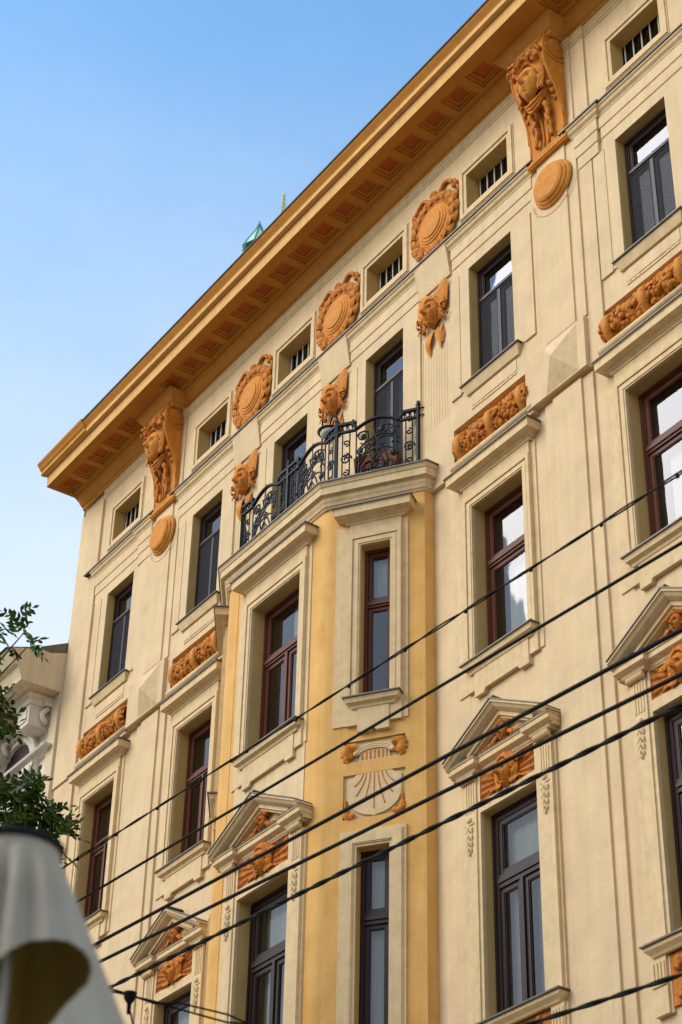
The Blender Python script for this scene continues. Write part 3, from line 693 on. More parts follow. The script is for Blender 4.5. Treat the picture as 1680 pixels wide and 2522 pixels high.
# ------------------------------------------------------------------ corbels with heads
CP = [(.02, 22.34), (-.10, 22.40), (-.22, 22.37), (-.31, 22.27), (-.345, 22.12), (-.345, 21.96), (-.328, 21.80), (-.285, 21.67), (-.235, 21.54), (-.18, 21.42), (-.135, 21.30), (-.10, 21.18), (-.075, 21.05), (-.06, 20.90), (-.05, 20.75), (-.05, 20.585), (.02, 20.585)]
mb = MB()
mb.prismx(CP, -.355, .355)
CB = mb.data('corbel', 'corb')
def corbel(c):
    K = link('corbel', CB, B, (c, -.03, 0), label='orange corbel with a woman\'s head below the eaves')
    mb = MB()
    for s in (-1, 1):   # volute eyes and raised edges on both flanks
        for r, zc, yc in ((.115, 22.17, -.14),):
            V = []
            mb.add([(s * .355, yc + r * cos(t), zc + r * sin(t)) for t in [2 * pi * i / 20 for i in range(20)]] + [(s * .39, yc + .8 * r * cos(t), zc + .8 * r * sin(t)) for t in [2 * pi * i / 20 for i in range(20)]],
                   [(i, (i + 1) % 20, (i + 1) % 20 + 20, i + 20) for i in range(20)] + [tuple(range(20, 40))], True)
        for rr, t0, t1 in ((.19, -2.9, -.2), (.27, -2.5, -.75)):
            mb.tube([(s * .357, -.13 + rr * cos(t), 22.16 + rr * sin(t)) for t in [t0 + (t1 - t0) * i / 14 for i in range(15)]], .018, 5)
        mb.tube([(s * .357, y * .62 - .02, z) for y, z in CP[6:14]], .015, 5)
        # edge rolls on the front
        mb.tube([(s * .335, y + .004, z) for y, z in CP[1:16]], .018, 6)
    # roll over the top
    mb.tube([(-.34, -.26, 22.33), (-.2, -.30, 22.28), (0, -.315, 22.26), (.2, -.30, 22.28), (.34, -.26, 22.33)], .05, 8)
    for t in (-.045, .045): mb.tube([(t, y - .012, z) for y, z in CP[8:16]], .02, 5)
    mb.obj('scroll_mould', 'corb', K)
    hc = (0, -.285, 21.63)
    mb = MB(); face(mb, hc, .19, .30, .165); mb.ball((0, -.20, 21.33), (.12, .10, .12), 10, 6); mb.obj('face', 'tape', K)
    mb = MB(); hair(mb, hc, .19, .30, .165, 4)
    for k in range(3):   # draped strands under the chin
        mb.tube([(.20 * q, -.24 - .06 * (1 - q * q) + .02 * k, 21.36 - (.14 + .055 * k) * (1 - q * q) + .03) for q in [-1 + i / 8 for i in range(17)]], .02, 6)
    for s in (-1, 1):
        mb.tube([(s * (.14 + .02 * sin(i * 1.3)), -.075 - .008 * (12 - i) - .02 * cos(i * 1.3), 21.22 - .05 * i) for i in range(12)], [.05 * (1 - i / 16) for i in range(12)], 6)
        mb.tube([(s * (.13 + .035 * sin(i * .9)), -.10 - .006 * (10 - i), 21.15 - .05 * i) for i in range(11)], [.03] * 11, 5)
    mb.obj('hair', 'terra', K)
    mb = MB()
    for s in (-1, 1):
        flowers(mb, (s * .20, -.37, 21.98), (.15, .10, .13), 20, (s * .3, -1, .3), 3 + s)
    flowers(mb, (0, -.385, 22.03), (.12, .05, .06), 9, (0, -1, .3), 9)
    mb.obj('flower_wreath', 'terra', K)
    for s in (-1, 1):
        mb = MB()
        for i in range(6): mb.ball((s * (.25 + .035 * (i % 2)) , -.21 + .025 * i - .02 * (i % 2), 21.50 - .05 * i), (.046, .05, .05), 8, 6)
        mb.obj('berry_cluster', 'terra', K)
    mb = MB(); mb.box(-.40, .40, -.085, .03, 20.465, 20.583); mb.box(-.385, .385, -.07, .03, 20.44, 20.465); mb.obj('corbel_base', 'corb', K)
corbel(-5.0); corbel(5.0)

# ------------------------------------------------------------------ winged heads under the keystone panels
def winged(c):
    zc = 19.50; mb = MB()
    # wings: layered feathers fanning up and out
    rd = random.Random(5)
    for s in (-1, 1):
        for i, (tx, tz) in enumerate(((.20, .49), (.27, .485), (.325, .43), (.345, .33), (.345, .22), (.34, .12))):
            mb.leaf((s * (.07 + .01 * i), -.025 - .004 * i, zc + .10 - .03 * i), (s * tx, -.05 - .004 * i, zc + tz), .078, (s * .15, -1, 0), .16, 6)
    W = mb.obj('winged_mask', 'tape', B, (c, 0, 0), label='orange winged head beneath the keystone panel')
    mb = MB(); face(mb, (0, -.04, zc), .165, .235, .16); mb.obj('face', 'terra', W)
    mb = MB(); hair(mb, (0, -.04, zc), .165, .235, .13, 2)
    mb.tube([(.14 * q, -.155 + .09 * q * q, zc + .155 + .05 * (1 - q * q)) for q in [-1 + i / 8 for i in range(17)]], .03, 6)
    for s in (-1, 1):
        flowers(mb, (s * .265, -.05, zc - .02), (.09, .06, .13), 16, (0, -1, 0), 20 + s); flowers(mb, (s * .27, -.045, zc - .19), (.07, .05, .08), 9, (0, -1, 0), 25 + s)
    mb.obj('hair', 'terra', W)
    mb = MB()
    for s in (-1, 1):
        mb.leaf((s * .06, -.01, zc - .24), (s * .17, -.025, zc - .58), .085, (s * .3, -1, 0), .25, 5); mb.leaf((s * .16, -.01, zc - .24), (s * .12, -.02, zc - .66), .05, (-s * .3, -1, 0), .2, 5)
    mb.obj('ribbon', 'tape', W)
    mb = MB()
    for i in range(9): mb.tube([(-.10 + .18 * q, -.008, zc + .25 + .02 * i + .12 * q * q) for q in [j / 8 for j in range(9)]], .005, 4)
    mb.box(-.355, -.345, -.02, 0, 17.2, 20.0); mb.box(-.30, -.295, -.006, 0, 17.2, 19.2)
    for i in range(9): mb.box(-.25 + i * .06, -.246 + i * .06, -.004, 0, 17.6, 18.9)
    mb.obj('incised_rays', 'trim', W)
for c in (-2.435, 0.0, 2.425): winged(c)

# ------------------------------------------------------------------ wreath medallions
def wreath():
    mb = MB(); mb.lathe([(.37, 0), (.37, .05), (.345, .075), (.325, .075), (.31, .095), (.285, .095), (.27, .112), (.235, .112), (.225, .13), (.12, .138), (0, .14)], (0, 0, 0), n=64, smooth=False)
    D = mb.data('wreath_medallion', 'tape')
    mb = MB(); rd = random.Random(11)
    for row, (r0, w, n) in enumerate(((.405, .055, 15), (.455, .065, 16), (.495, .055, 16))):
        for i in range(n):
            t = -pi / 2 + 2 * pi * (i + .5 * (row % 2)) / n + rd.uniform(-.03, .03); s = 1 if cos(t) > 0 else -1
            p = Vector((r0 * cos(t), -.045 - .035 * (row == 1), r0 * sin(t))); tan = Vector((-sin(t), 0, cos(t))) * s; o = Vector((cos(t) * .35 * (row - 1), -1, sin(t) * .35 * (row - 1)))
            mb.leaf(p - tan * .10, p + tan * .12 + Vector((cos(t), 0, sin(t))) * .035 * (row - 1), w, o, .30, 5)
    mb.lathe([(.385, 0), (.40, .045), (.45, .065), (.50, .045), (.515, 0)], (0, 0, 0), n=40)
    L = mb.data('leaf_ring', 'terra')
    mb = MB()
    for t0 in (-pi / 2 + .55, -pi / 2 - .55, .15, pi - .15):   # ribbon wraps
        for dt in (0, .10): mb.tube([(r * cos(t0 + dt), -.03 - .075 * sin(pi * (r - .375) / .145), r * sin(t0 + dt)) for r in [.375 + .145 * i / 8 for i in range(9)]], .025, 5)
    for i in range(9):
        a = -.5 + i * .125; mb.ball((a * .22, -.07 - .02 * cos(i), .44 + .05 * cos(a * 3) + .03 * sin(i * 2.4)), (.04, .04, .045), 7, 5)
    Wr = mb.data('ribbon_wrap', 'terra')
    mb = MB()
    mb.tube([(.05 * cos(t), -.055, .575 + .055 * sin(t)) for t in [-.9 + 4.9 * i / 14 for i in range(15)]], [.03] * 15, 6)
    for s in (-1, 1):
        mb.tube([(s * (.10 + .34 * q), -.05 + .015 * sin(pi * q), .50 + .16 * sin(pi * q * 1.0) + .0 * q) for q in [i / 12 for i in range(13)]], [.032] * 13, 6)
        mb.tube([(s * (.46 + .055 * cos(t) * (1 - i / 22)), -.045, .46 + .075 * sin(t) * (1 - i / 22)) for i, t in enumerate([1.6 - .42 * i for i in range(16)])], [.026] * 16, 6)
        mb.tube([(s * (.50 + .05 * sin(i * .7)), -.03, .42 - .045 * i) for i in range(8)], [.022] * 8, 6)
    Bw = mb.data('bow_scroll', 'terra')
    return D, L, Wr, Bw
WD, WLf, WRb, WBw = wreath()
for c in (-2.42, -.01, 2.42):
    W = link('wreath_medallion', WD, B, (c + .05, 0, 21.14), label='orange round medallion inside a leaf wreath')
    link('leaf_ring', WLf, W); link('ribbon_wrap', WRb, W); link('bow_scroll', WBw, W)

# ------------------------------------------------------------------ fruit garlands in their recesses
def garland(seed):
    rd = random.Random(seed); mb = MB(); R = .20; L = .77
    n = 330
    for i in range(n):
        x = rd.uniform(-L + .04, L - .04); t = rd.uniform(-.35 * pi, .52 * pi); rr = R * rd.uniform(.86, 1.0)
        o = Vector((0, -cos(t), sin(t))); p = Vector((x, 0, 0)) + o * rr
        k = rd.random(); blk = int((x + L) / .27) % 3
        if blk == 0 and k < .75: mb.ball(p, rd.uniform(.026, .036), 7, 5)
        elif k < .34:
            q = rd.uniform(.03, .05); mb.ball(p, (q, q * .9, q), 9, 6)
        elif k < .375:
            q = rd.uniform(.04, .052)
            e1 = Vector((1, 0, 0)); e2 = o.cross(e1)
            mb.tube([p + (e1 * cos(w) + e2 * sin(w)) * q for w in [2 * pi * j / 10 for j in range(11)]], q * .52, 6, False)
        elif k < .58:
            q = rd.uniform(.03, .04); mb.ball(p, (q * 1.7, q, q), 8, 6, Matrix.Rotation(rd.uniform(0, 3), 3, o))
        else:
            e = Vector((rd.uniform(-1, 1), rd.uniform(-.3, .3), rd.uniform(-1, 1))); e = (e - o * e.dot(o)).normalized()
            mb.leaf(p - e * .05, p + e * rd.uniform(.04, .075), rd.uniform(.02, .034), o, .4, 3)
    mb.lathe([(0, 0)], (0, 0, 0), n=3) if False else None
    V = []; F = []
    for i in range(2):
        for j in range(17): t = -pi / 2 + pi * j / 16; V.append(((-L, L)[i], -R * .84 * cos(t), R * .84 * sin(t)))
    for j in range(16): F.append((j, j + 1, 18 + j, 17 + j))
    mb.add(V, F, True)
    return mb.data('fruit_garland', 'terra')
GM = {k: garland(i + 31) for i, k in enumerate('ABEF')}
mb = MB()
for x in (-.045, .045): pass
V = []; F = []
for r, x in ((.20, -.055), (.232, -.05), (.232, .05), (.20, .055)):
    for j in range(17): t = -pi / 2 + pi * j / 16; V.append((x, -r * cos(t), r * sin(t)))
for i in range(3):
    for j in range(16): F.append((i * 17 + j, i * 17 + j + 1, (i + 1) * 17 + j + 1, (i + 1) * 17 + j))
mb.add(V, F, True); BD = mb.data('garland_band', 'tape')
for k in 'ABEF':
    c = C3[k]
    mb = MB(); mb.quad((c - .81, .10, 16.66), (c + .80, .10, 16.66), (c + .80, .10, 17.28), (c - .81, .10, 17.28)); RC = mb.obj('garland_recess', 'cream', B, fix=False)
    G_ = link('fruit_garland', GM[k], B, (c, .095, 16.93), label='orange garland of fruit and leaves bound with bands')
    for x in (-.64, .0, .62): 
        o = link('garland_band', BD, G_, (x, 0, 0)); o.rotation_euler = (0, 0, .12)
    mb = MB(); mb.tube([(c - .82, -.02, 16.655), (c + .82, -.02, 16.655)], .055, 12); mb.box(c - .82, c + .82, -.03, .06, 16.56, 16.63); mb.obj('roll_mould', 'trim', B)

# ------------------------------------------------------------------ bay window
YF = -.86; XL, XR, XE = -1.29, 1.13, 2.26; XEL = -2.42
AC = math.atan2(.762, 1.13)                     # angle of the right-hand canted face
LC = sqrt(1.13 ** 2 + .762 ** 2)
TR = Vector((cos(AC), sin(AC), 0)); NR = Vector((sin(AC), -cos(AC), 0))
PRT = Vector((XR, YF, 0)); PLF = Vector((XEL, -.098, 0))
# plan with softened corners
def bayplan(off=0):
    r = []
    q = .10
    for p, a, b in (((XL, YF), (-cos(AC), sin(AC)), (1, 0)), ((XR, YF), (-1, 0), (cos(AC), sin(AC)))):
        p = Vector(p); a = Vector(a); b = Vector(b)
        for i in range(6):
            t = i / 5; r.append(tuple((p + a * q * (1 - t)) * (1 - t) + (p + b * q * t) * t))
    return [(XEL, YL + .02), (XEL, -.098)] + r + [(XE, -.098), (XE, YL + .02)]
plan = bayplan()
# the facets are built as flat walls with openings, the corners as smooth strips
mb = MB()
FW = [(-.58, .60, 13.63, 15.91, YF + .19), (-.58, .60, 9.22, 11.67, YF + .19)]
z0, z1 = 4.0, 16.62
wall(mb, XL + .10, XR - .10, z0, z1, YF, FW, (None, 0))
cor = MB()
for side in (0, 1):
    pts = plan[2:8] if side == 0 else plan[8:14]
    for p, q in zip(pts, pts[1:]): cor.add([(p[0], p[1], z0), (q[0], q[1], z0), (q[0], q[1], z1), (p[0], p[1], z1)], [(0, 1, 2, 3)], True)
for x, y0, y1 in ((XEL, .1, -.098), (XE, -.098, .1)): mb.quad((x, y0, z0), (x, y1, z0), (x, y1, z1), (x, y0, z1))
mb.quad((XL, YF, z0), (XR, YF, z0), (XE, .1, z0), (XEL, .1, z0))
BW = mb.obj('bay_wall', 'peach', B, fix=False, label='peach front wall of the bay'); cor.obj('bay_corner', 'peach', BW, fix=False)
CW = [(.50, .91, 13.63, 15.91), (.50, .91, 9.22, 11.67)]
panels = [(.31, 1.10, 12.80, 13.08), (.31, 1.10, 12.05, 12.63)]
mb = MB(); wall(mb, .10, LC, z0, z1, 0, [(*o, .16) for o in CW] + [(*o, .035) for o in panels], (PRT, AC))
mb.obj('bay_wall', 'peach', B, PRT, AC, 'peach canted face of the bay', fix=False)
mb = MB(); wall(mb, 0, LC - .10, z0, z1, 0, [(LC - o[1], LC - o[0], o[2], o[3], .16) for o in CW])
mb.obj('bay_wall', 'peach', B, PLF, -AC, fix=False)
# thin shadow joint on the left of the front and the cream panel behind the front windows
mb = MB(); mb.box(XL + .265, XL + .28, YF - .006, YF, 8.5, 16.55); mb.obj('joint_bead', 'peach', B)
mb = MB(); mb.box(-.83, -.58, YF - .012, YF, 12.3, 13.62); mb.box(.60, .80, YF - .012, YF, 12.3, 13.62); mb.box(-.58, .60, YF - .012, YF, 12.3, 13.628)
mb.box(-.83, -.58, YF - .012, YF, 8.5, 12.3); mb.box(.60, .84, YF - .012, YF, 8.5, 12.3)
mb.obj('cream_backing', 'cream', B)
mb = MB(); mb.box(XL + .1, XR - .1, .25, .3, 4, 16.6); mb.obj('bay_interior', 'room', B)
window(1.18, 2.28, 1.45, 'brown', 2, .17, jam=.07, sash=.05, tr=.055, loc=(.01, YF, 13.63), curtain=[(.42, .75, 2.2), (.8, 1.0, 2.2)], label='red brown framed window in the bay front')
window(1.18, 2.45, 1.60, 'dark', 2, .17, jam=.105, sash=.055, tr=.075, loc=(.01, YF, 9.22), curtain=[(.04, .98, 2.4)], label='dark brown framed tall window in the bay front')
storey3(0.01, YF, 1.18); storey2(.01, YF, 1.16)
cs = .705
for P, a, c in ((PRT, AC, cs), (PLF, -AC, LC - cs)):
    tx = Vector((cos(a), sin(a), 0)) * c + P
    window(.41, 2.28, 1.45, 'brown', 1, .13, jam=.05, sash=.04, tr=.05, loc=(tx.x, tx.y, 13.63), rz=a, curtain=[(0, 1, 2.25, 1.45)], label='narrow red brown window in the bay side')  # white upper curtain added in place of the bright sky reflection
    window(.41, 2.45, 1.60, 'dark', 1, .14, jam=.06, sash=.045, tr=.07, loc=(tx.x, tx.y, 9.22), rz=a, curtain=[(0, 1, 2.4)], label='narrow dark brown window in the bay side')
    storey3(c, 0, .41, P, a)
    # plain architrave of the lower window
    mb = MB()
    for w0, w1, y0 in ((0, .03, -.02), (.03, .045, -.035), (.045, .16, -.045), (.16, .175, -.035), (.175, .21, -.025)):
        for x0, x1 in ((c - .205 - w1, c - .205 - w0), (c + .205 + w0, c + .205 + w1)): mb.box(x0, x1, y0, 0, 8.6, 11.67 + w1)
        mb.box(c - .205 - w0, c + .205 + w0, y0, 0, 11.67 + w0, 11.67 + w1)
    mb.obj('window_surround', 'trim', B, P, a)
# relief panels on the right-hand canted face
def rel(mb, name, m, par=None): return mb.obj(name, m, par or B, None if par else PRT, 0 if par else AC)
mb = MB(); mb.quad((.31, .034, 12.80), (1.10, .034, 12.80), (1.10, .034, 13.08), (.31, .034, 13.08)); PNL = mb.obj('capital_panel', 'trim', B, PRT, AC, fix=False)
mb = MB()
arc = lambda r, n=20: [(cs + (.245 + r) * cos(t), 12.885 + (.115 + r) * sin(t)) for t in [pi * (1 - i / n) for i in range(n + 1)]]
o1, o2 = arc(.0), arc(-.055)
mb.prism([(cs - .20, 12.80)] + [(x, z) for x, z in o2] + [(cs + .20, 12.80)], .008, .034)
for r in (.012, -.015, -.042): mb.tube([(x, .005, z) for x, z in arc(r)], .016, 6)
for s in (-1, 1): mb.ball((cs + s * .235, .0, 12.905), (.035, .03, .035), 10, 6)
rel(mb, 'fluted_capital', 'trim', PNL)
mb = MB()
for i in range(7): mb.box(cs - .165 + i * .052, cs - .147 + i * .052, -.001, .009, 12.815, 12.945 - .012 * abs(i - 3))
rel(mb, 'orange_flute', 'terra', PNL)
mb = MB()
for s in (-1, 1):
    for i in range(13):
        t = -.9 + i * .22; b = Vector((cs + s * .27, .02, 12.93)); L = .14 + .04 * (i % 2)
        mb.leaf(b, b + Vector((s * L * cos(t) * .95, -.02, min(L * sin(t), .13))), .042, (0, -1, 0), .5, 4)
    for i in range(4): mb.leaf((cs + s * .30, .015, 12.83 + .05 * i), (cs + s * .385, .0, 12.82 + .06 * i), .035, (0, -1, 0), .5, 4)
rel(mb, 'orange_leaves', 'terra', PNL)
mb = MB(); mb.quad((.31, .034, 12.05), (1.10, .034, 12.05), (1.10, .034, 12.63), (.31, .034, 12.63)); PND = mb.obj('shield_panel', 'trim', B, PRT, AC, fix=False)
sh = [(cs - .22, 12.63), (cs - .26, 12.595), (cs - .345, 12.575)]
sh += [(cs + .345 * cos(t), 12.36 + .285 * sin(t)) for t in [pi + pi * i / 20 for i in range(21)]]
sh += [(cs + .345, 12.575), (cs + .26, 12.595), (cs + .22, 12.63)]
sh[13] = (cs, 12.060)
mb = MB(); mb.prism(sh, .004, .034); rel(mb, 'shield', 'trim', PND)
mb = MB()
for e, tz, bx_ in ((-.25, 12.47, -.14), (-.23, 12.34, -.10), (-.13, 12.25, -.05), (0, 12.15, 0), (.14, 12.20, .05), (.235, 12.33, .10), (.25, 12.47, .15)):
    pts = [(cs + bx_ + (e - bx_) * (q ** 1.6), .003, 12.62 + (tz - 12.62) * q) for q in [i / 10 for i in range(11)]]
    mb.tube(pts, .0075, 5)
rel(mb, 'orange_ray', 'terra', PND)
mb = MB()
for s in (-1, 1):
    for i in range(9):
        t = -2.3 + i * .33; b = Vector((cs + s * .30, .02, 12.14)); L = .11
        mb.leaf(b, b + Vector((s * L * cos(t), -.02, L * sin(t))), .03, (0, -1, 0), .5, 4)
    for i in range(4): mb.leaf((cs + s * (.34), .015, 12.17 + .03 * i), (cs + s * .375, .0, 12.20 + .035 * i), .025, (0, -1, 0), .5, 4)
rel(mb, 'orange_leaves', 'terra', PND)

# ------------------------------------------------------------------ balcony slab over the bay
pl = [(XEL, .03), (XEL, -.098), (XL, YF), (XR, YF), (XE, -.098), (XE, .03)]
mb = MB(); mb.sweep([(0, 16.59), (.02, 16.60), (.03, 16.625), (.045, 16.63), (.055, 16.665), (.075, 16.70), (.08, 16.755), (.135, 16.768), (.135, 16.872), (.15, 16.885), (.155, 16.905), (.17, 16.935), (0.0, 16.94)], pl); SLB = mb.obj('balcony_slab', 'trim', B, fix=False)
mb = MB(); mb.sweep([(.165, 16.936), (.185, 16.938), (.185, 16.958)], pl, caps=False)
mb.add([(XEL - .18, 0, 16.957), (XL - .06, YF - .185, 16.957), (XR + .06, YF - .185, 16.957), (XE + .18, 0, 16.957)], [(0, 1, 2, 3)]); mb.obj('balcony_edge', 'tin', SLB, fix=False)
# wrought iron railing: posts, rails and scrolls of each panel
RP = [(-2.28, -.04), (-1.30, -.715), (-.10, -.715), (1.10, -.715), (2.06, -.045)]
RH = 1.13; RZ = 16.96
RL = MB(); 
mbp = MB(); mbp.box(-.022, .022, -.022, .022, 0, RH + .06); mbp.box(-.028, .028, -.028, .028, RH + .06, RH + .075); mbp.box(-.018, .018, -.018, .018, RH + .075, RH + .13); PST = mbp.data('railing_post', 'iron')
RAIL = thing('balcony_railing', 'black wrought iron railing of scrolls around the bay balcony', 'railing')
for i, (x, y) in enumerate(RP): link('railing_post', PST, RAIL, (x, y, RZ), AC if i == 3 else (-AC if i == 1 else 0))
def spiral(cx, cz, r, t0, turns, n=22, dirn=1): return [(cx + r * (1 - .82 * i / n) * cos(t0 + dirn * turns * 2 * pi * i / n), 0, cz + r * (1 - .82 * i / n) * sin(t0 + dirn * turns * 2 * pi * i / n)) for i in range(n + 1)]
def bez(*P, n=16):
    out = []
    for i in range(n + 1):
        t = i / n; q = [Vector((p[0], 0, p[1])) for p in P]
        while len(q) > 1: q = [a * (1 - t) + b * t for a, b in zip(q, q[1:])]
        out.append(q[0])
    return out
def rail_meshes(L):
    z2 = RH - .135
    def top(u):   # height of the main top rail
        return RH
    rails = MB(); a, b = .24 * L, .78 * L
    for x0, x1 in ((0, a), (b, L)):
        rails.box(x0, x1, -.024, .024, RH - .022, RH + .016); rails.box(x0, x1, -.02, .02, z2 - .016, z2 + .014)
    arch = [(a + (b - a) * i / 18, 0, z2 + .01 + .125 * sin(pi * i / 18)) for i in range(19)]
    rails.tube([(a - .10, 0, RH), (a - .03, 0, RH - .03), (a, 0, z2 + .03)] + arch + [(b, 0, z2 + .03), (b + .03, 0, RH - .03), (b + .10, 0, RH)], .027, 6)
    bars = MB(); bars.box(0, L, -.012, .012, .05, .072)
    for u in (.075, .165, .245, .775, .85, .93): bars.tube([(u * L, 0, .04), (u * L, 0, z2)], .010, 5)
    bars.tube([(.51 * L, 0, .04), (.51 * L, 0, z2 + .11)], .008, 5)
    for x0, x1 in ((.02 * L, a - .02), (b + .02, L - .02)):      # little palmettes between the two rails
        n = 6
        for i in range(n + 1):
            x = x0 + (x1 - x0) * i / n; bars.tube([(x, 0, z2), (x + .018 * (1 if i % 2 else -1), 0, RH)], .008, 4)
            if i % 2: bars.ball((x, 0, RH - .05), (.012, .01, .03), 6, 4)
    for u in (.20, .80, .52): bars.ball((u * L, 0, (RH + .04) if u != .52 else z2 + .17), .018, 6, 5)
    cur = MB()
    S = lambda *a_, **k_: cur.tube(spiral(*a_, **k_), .0125, 5)
    for u, z, s in ((.12, .80, 1), (.12, .30, -1), (.89, .78, -1), (.89, .30, 1)):
        cur.tube(spiral(u * L, z, .055, -pi / 2 * s, 1.2, dirn=s) , .0115, 5); cur.tube(spiral(u * L + .01 * s, z - .22 * s * (1 if z > .5 else -1), .05, pi / 2 * s, 1.1, dirn=-s), .0115, 5)
    for u, z in ((.12, .53), (.89, .53)): S(u * L, z, .085, 0, 1.6, dirn=1)
    disc = MB()
    for u, z, r, d in ((.33, .86, .075, 1), (.55, .93, .085, -1), (.70, .84, .075, 1), (.30, .62, .065, -1), (.43, .14, .075, 1), (.31, .22, .05, -1), (.69, .22, .055, 1), (.70, .50, .05, -1), (.44, .72, .06, 1), (.56, .30, .07, -1), (.53, .62, .05, 1)):
        r *= 1.22; cur.tube(spiral(u * L, z, r, .6, 1.25, dirn=d), .012, 5); disc.lathe([(0, .012), (r * .42, .010), (r * .48, 0), (r * .42, -.010), (0, -.012)], (u * L, 0, z), n=14)
    for P in (((.25, .30), (.42, .75), (.60, .98), (.77, .62)), ((.25, .45), (.40, .62), (.55, .70), (.72, .60), (.77, .45)), ((.25, .08), (.33, .55), (.20, .65), (.42, .70)), ((.30, .75), (.46, .66), (.40, .30), (.55, .30)),
              ((.38, .07), (.34, .40), (.55, .62), (.62, .36), (.58, .07)), ((.52, .07), (.56, .45), (.70, .55), (.74, .20), (.66, .07)), ((.46, .95), (.50, .60), (.66, .55), (.62, .30)), ((.25, .20), (.50, .52), (.62, .05), (.77, .28)), ((.50, .55), (.42, .40), (.40, .25), (.46, .07)), ((.50, .55), (.60, .40), (.62, .25), (.56, .07)), ((.25, .88), (.30, 1.0), (.44, .95), (.42, .78), (.33, .72)), ((.55, .98), (.70, 1.05), (.80, .8), (.68, .66)), ((.25, .62), (.45, .90), (.66, .88), (.77, .72)), ((.34, .07), (.25, .35), (.38, .50), (.50, .38)), ((.66, .40), (.78, .30), (.70, .10), (.60, .14))):
        cur.tube(bez(*[(p[0] * L, p[1]) for p in P]), .0125, 5)
    return rails.data('top_rail', 'iron'), bars.data('baluster', 'iron'), cur.data('scroll', 'iron'), disc.data('disc_boss', 'iron')
RMs = {}
for p, q in zip(RP, RP[1:]):
    v = Vector((q[0] - p[0], q[1] - p[1])); L = round(v.length, 2)
    if L not in RMs: RMs[L] = rail_meshes(L)
    r_, b_, c_, d_ = RMs[L]; an = math.atan2(v.y, v.x)
    PN_ = link('railing_panel', r_, RAIL, (p[0], p[1], RZ), an)
    link('balusters', b_, PN_); link('scrollwork', c_, PN_); link('disc_boss', d_, PN_)
mb = MB()
for z in (RH - .005, RH - .125): mb.tube([(2.06, -.045, RZ + z), (2.12, -.02, RZ + z + .01), (2.15, .03, RZ + z - .02)], .012, 6)
mb.obj('wall_fixing', 'iron', RAIL)
# lamp clamped to the corner of the railing, and the planter behind it
LP = thing('balcony_lamp', 'round grey enamel lamp hung from an iron arm at the railing corner post', 'lamp', (.93, -.80, 18.24))
mb = MB(); mb.tube([(.165, .085, -.02), (.15, .08, .07), (.08, .10, .13), (-.02, .13, .14), (-.11, .16, .11), (-.15, .18, .06)], .013, 6); mb.obj('lamp_arm', 'iron', LP)
mb = MB(); mb.lathe([(.02, .07), (.06, .06), (.11, .035), (.17, -.01), (.175, -.02), (.168, -.02), (.11, .02), (.02, .045)], (-.15, .18, .0), 'z', 24); mb.obj('lamp_shade', 'lampd', LP)
mb = MB(); mb.ball((-.15, .18, -.04), (.135, .135, .07), 16, 8); mb.obj('lamp_globe', 'lampw', LP)
PT = thing('planter', 'rust brown planter standing behind the railing below the balcony window', 'planter', (1.50, -.30, 16.958)); PT.rotation_euler = (0, 0, AC)
mb = MB(); mb.prism([(-.27, 0), (.24, 0), (.31, .50), (.27, .56), (.14, .53), (.0, .46), (-.12, .54), (-.24, .57), (-.32, .52)], -.10, .10); mb.obj('planter_body', 'pot', PT)
mb = MB(); mb.box(-.28, .25, -.112, .112, 0, .04); mb.box(-.29, .27, -.106, .106, .36, .385); mb.obj('planter_rim', 'pot', PT)

# ------------------------------------------------------------------ neighbouring house on the left
NB = thing('neighbouring_house', 'paler ornate house with cracked cornice left of the orange building', 'building')
X1 = -8.262
mb = MB(); mb.box(-24, X1, -.02, 10, 0, 18.46); mb.obj('wall', 'pale', NB)
mb = MB(); mb.box(X1 - .30, X1 - .003, -.06, -.02, 12, 18.46); mb.obj('party_strip', 'tan', NB)
mb = MB(); mb.prismx([(.3, 18.47), (-.81, 18.46), (-.815, 18.52), (-.88, 18.70), (-.96, 18.735), (-1.0, 18.80), (-1.12, 18.98), (-.52, 19.17), (-.33, 19.15), (.3, 19.36)], -24, X1); mb.obj('cornice', 'tan', NB)
mb = MB(); mb.prismx([(-1.125, 18.965), (-1.15, 18.985), (-1.12, 19.005), (-.54, 19.20), (-.52, 19.175)], -24, X1 - .02); mb.obj('gutter', 'gutter', NB)
mb = MB(); mb.prismx([(-.53, 19.17), (-.50, 19.22), (.05, 19.50), (.3, 19.56), (.3, 19.36), (-.33, 19.155)], -24, X1 - .002); mb.prismx([(0.02, 19.4), (.05, 19.9), (.12, 19.9), (.12, 19.4)], X1 - .1, X1 - .03); mb.obj('flashing', 'tin', NB)
for x in (-8.85, -10.3, -11.9, -13.5):
    mb = MB(); mb.sweep([(0, 18.28), (.03, 18.285), (.05, 18.33), (.05, 18.38), (.09, 18.40), (.12, 18.455)], [(x - .22, 0), (x - .22, -.42), (x + .22, -.42), (x + .22, 0)])
    mb.box(x - .22, x + .22, -.42, 0, 17.9, 18.28); mb.box(x - .14, x + .14, -.44, -.42, 17.98, 18.2)
    k = mb.obj('cornice_bracket', 'pale', NB, fix=False)
    mb = MB(); mb.tube([(x + .28, -.10 - .10 * sin(t * .5), 18.25 - .30 * t / 6) for t in range(7)], .05, 8); mb.box(x + .22, x + .34, -.20, 0, 18.28, 18.45); mb.obj('modillion', 'pale', k)
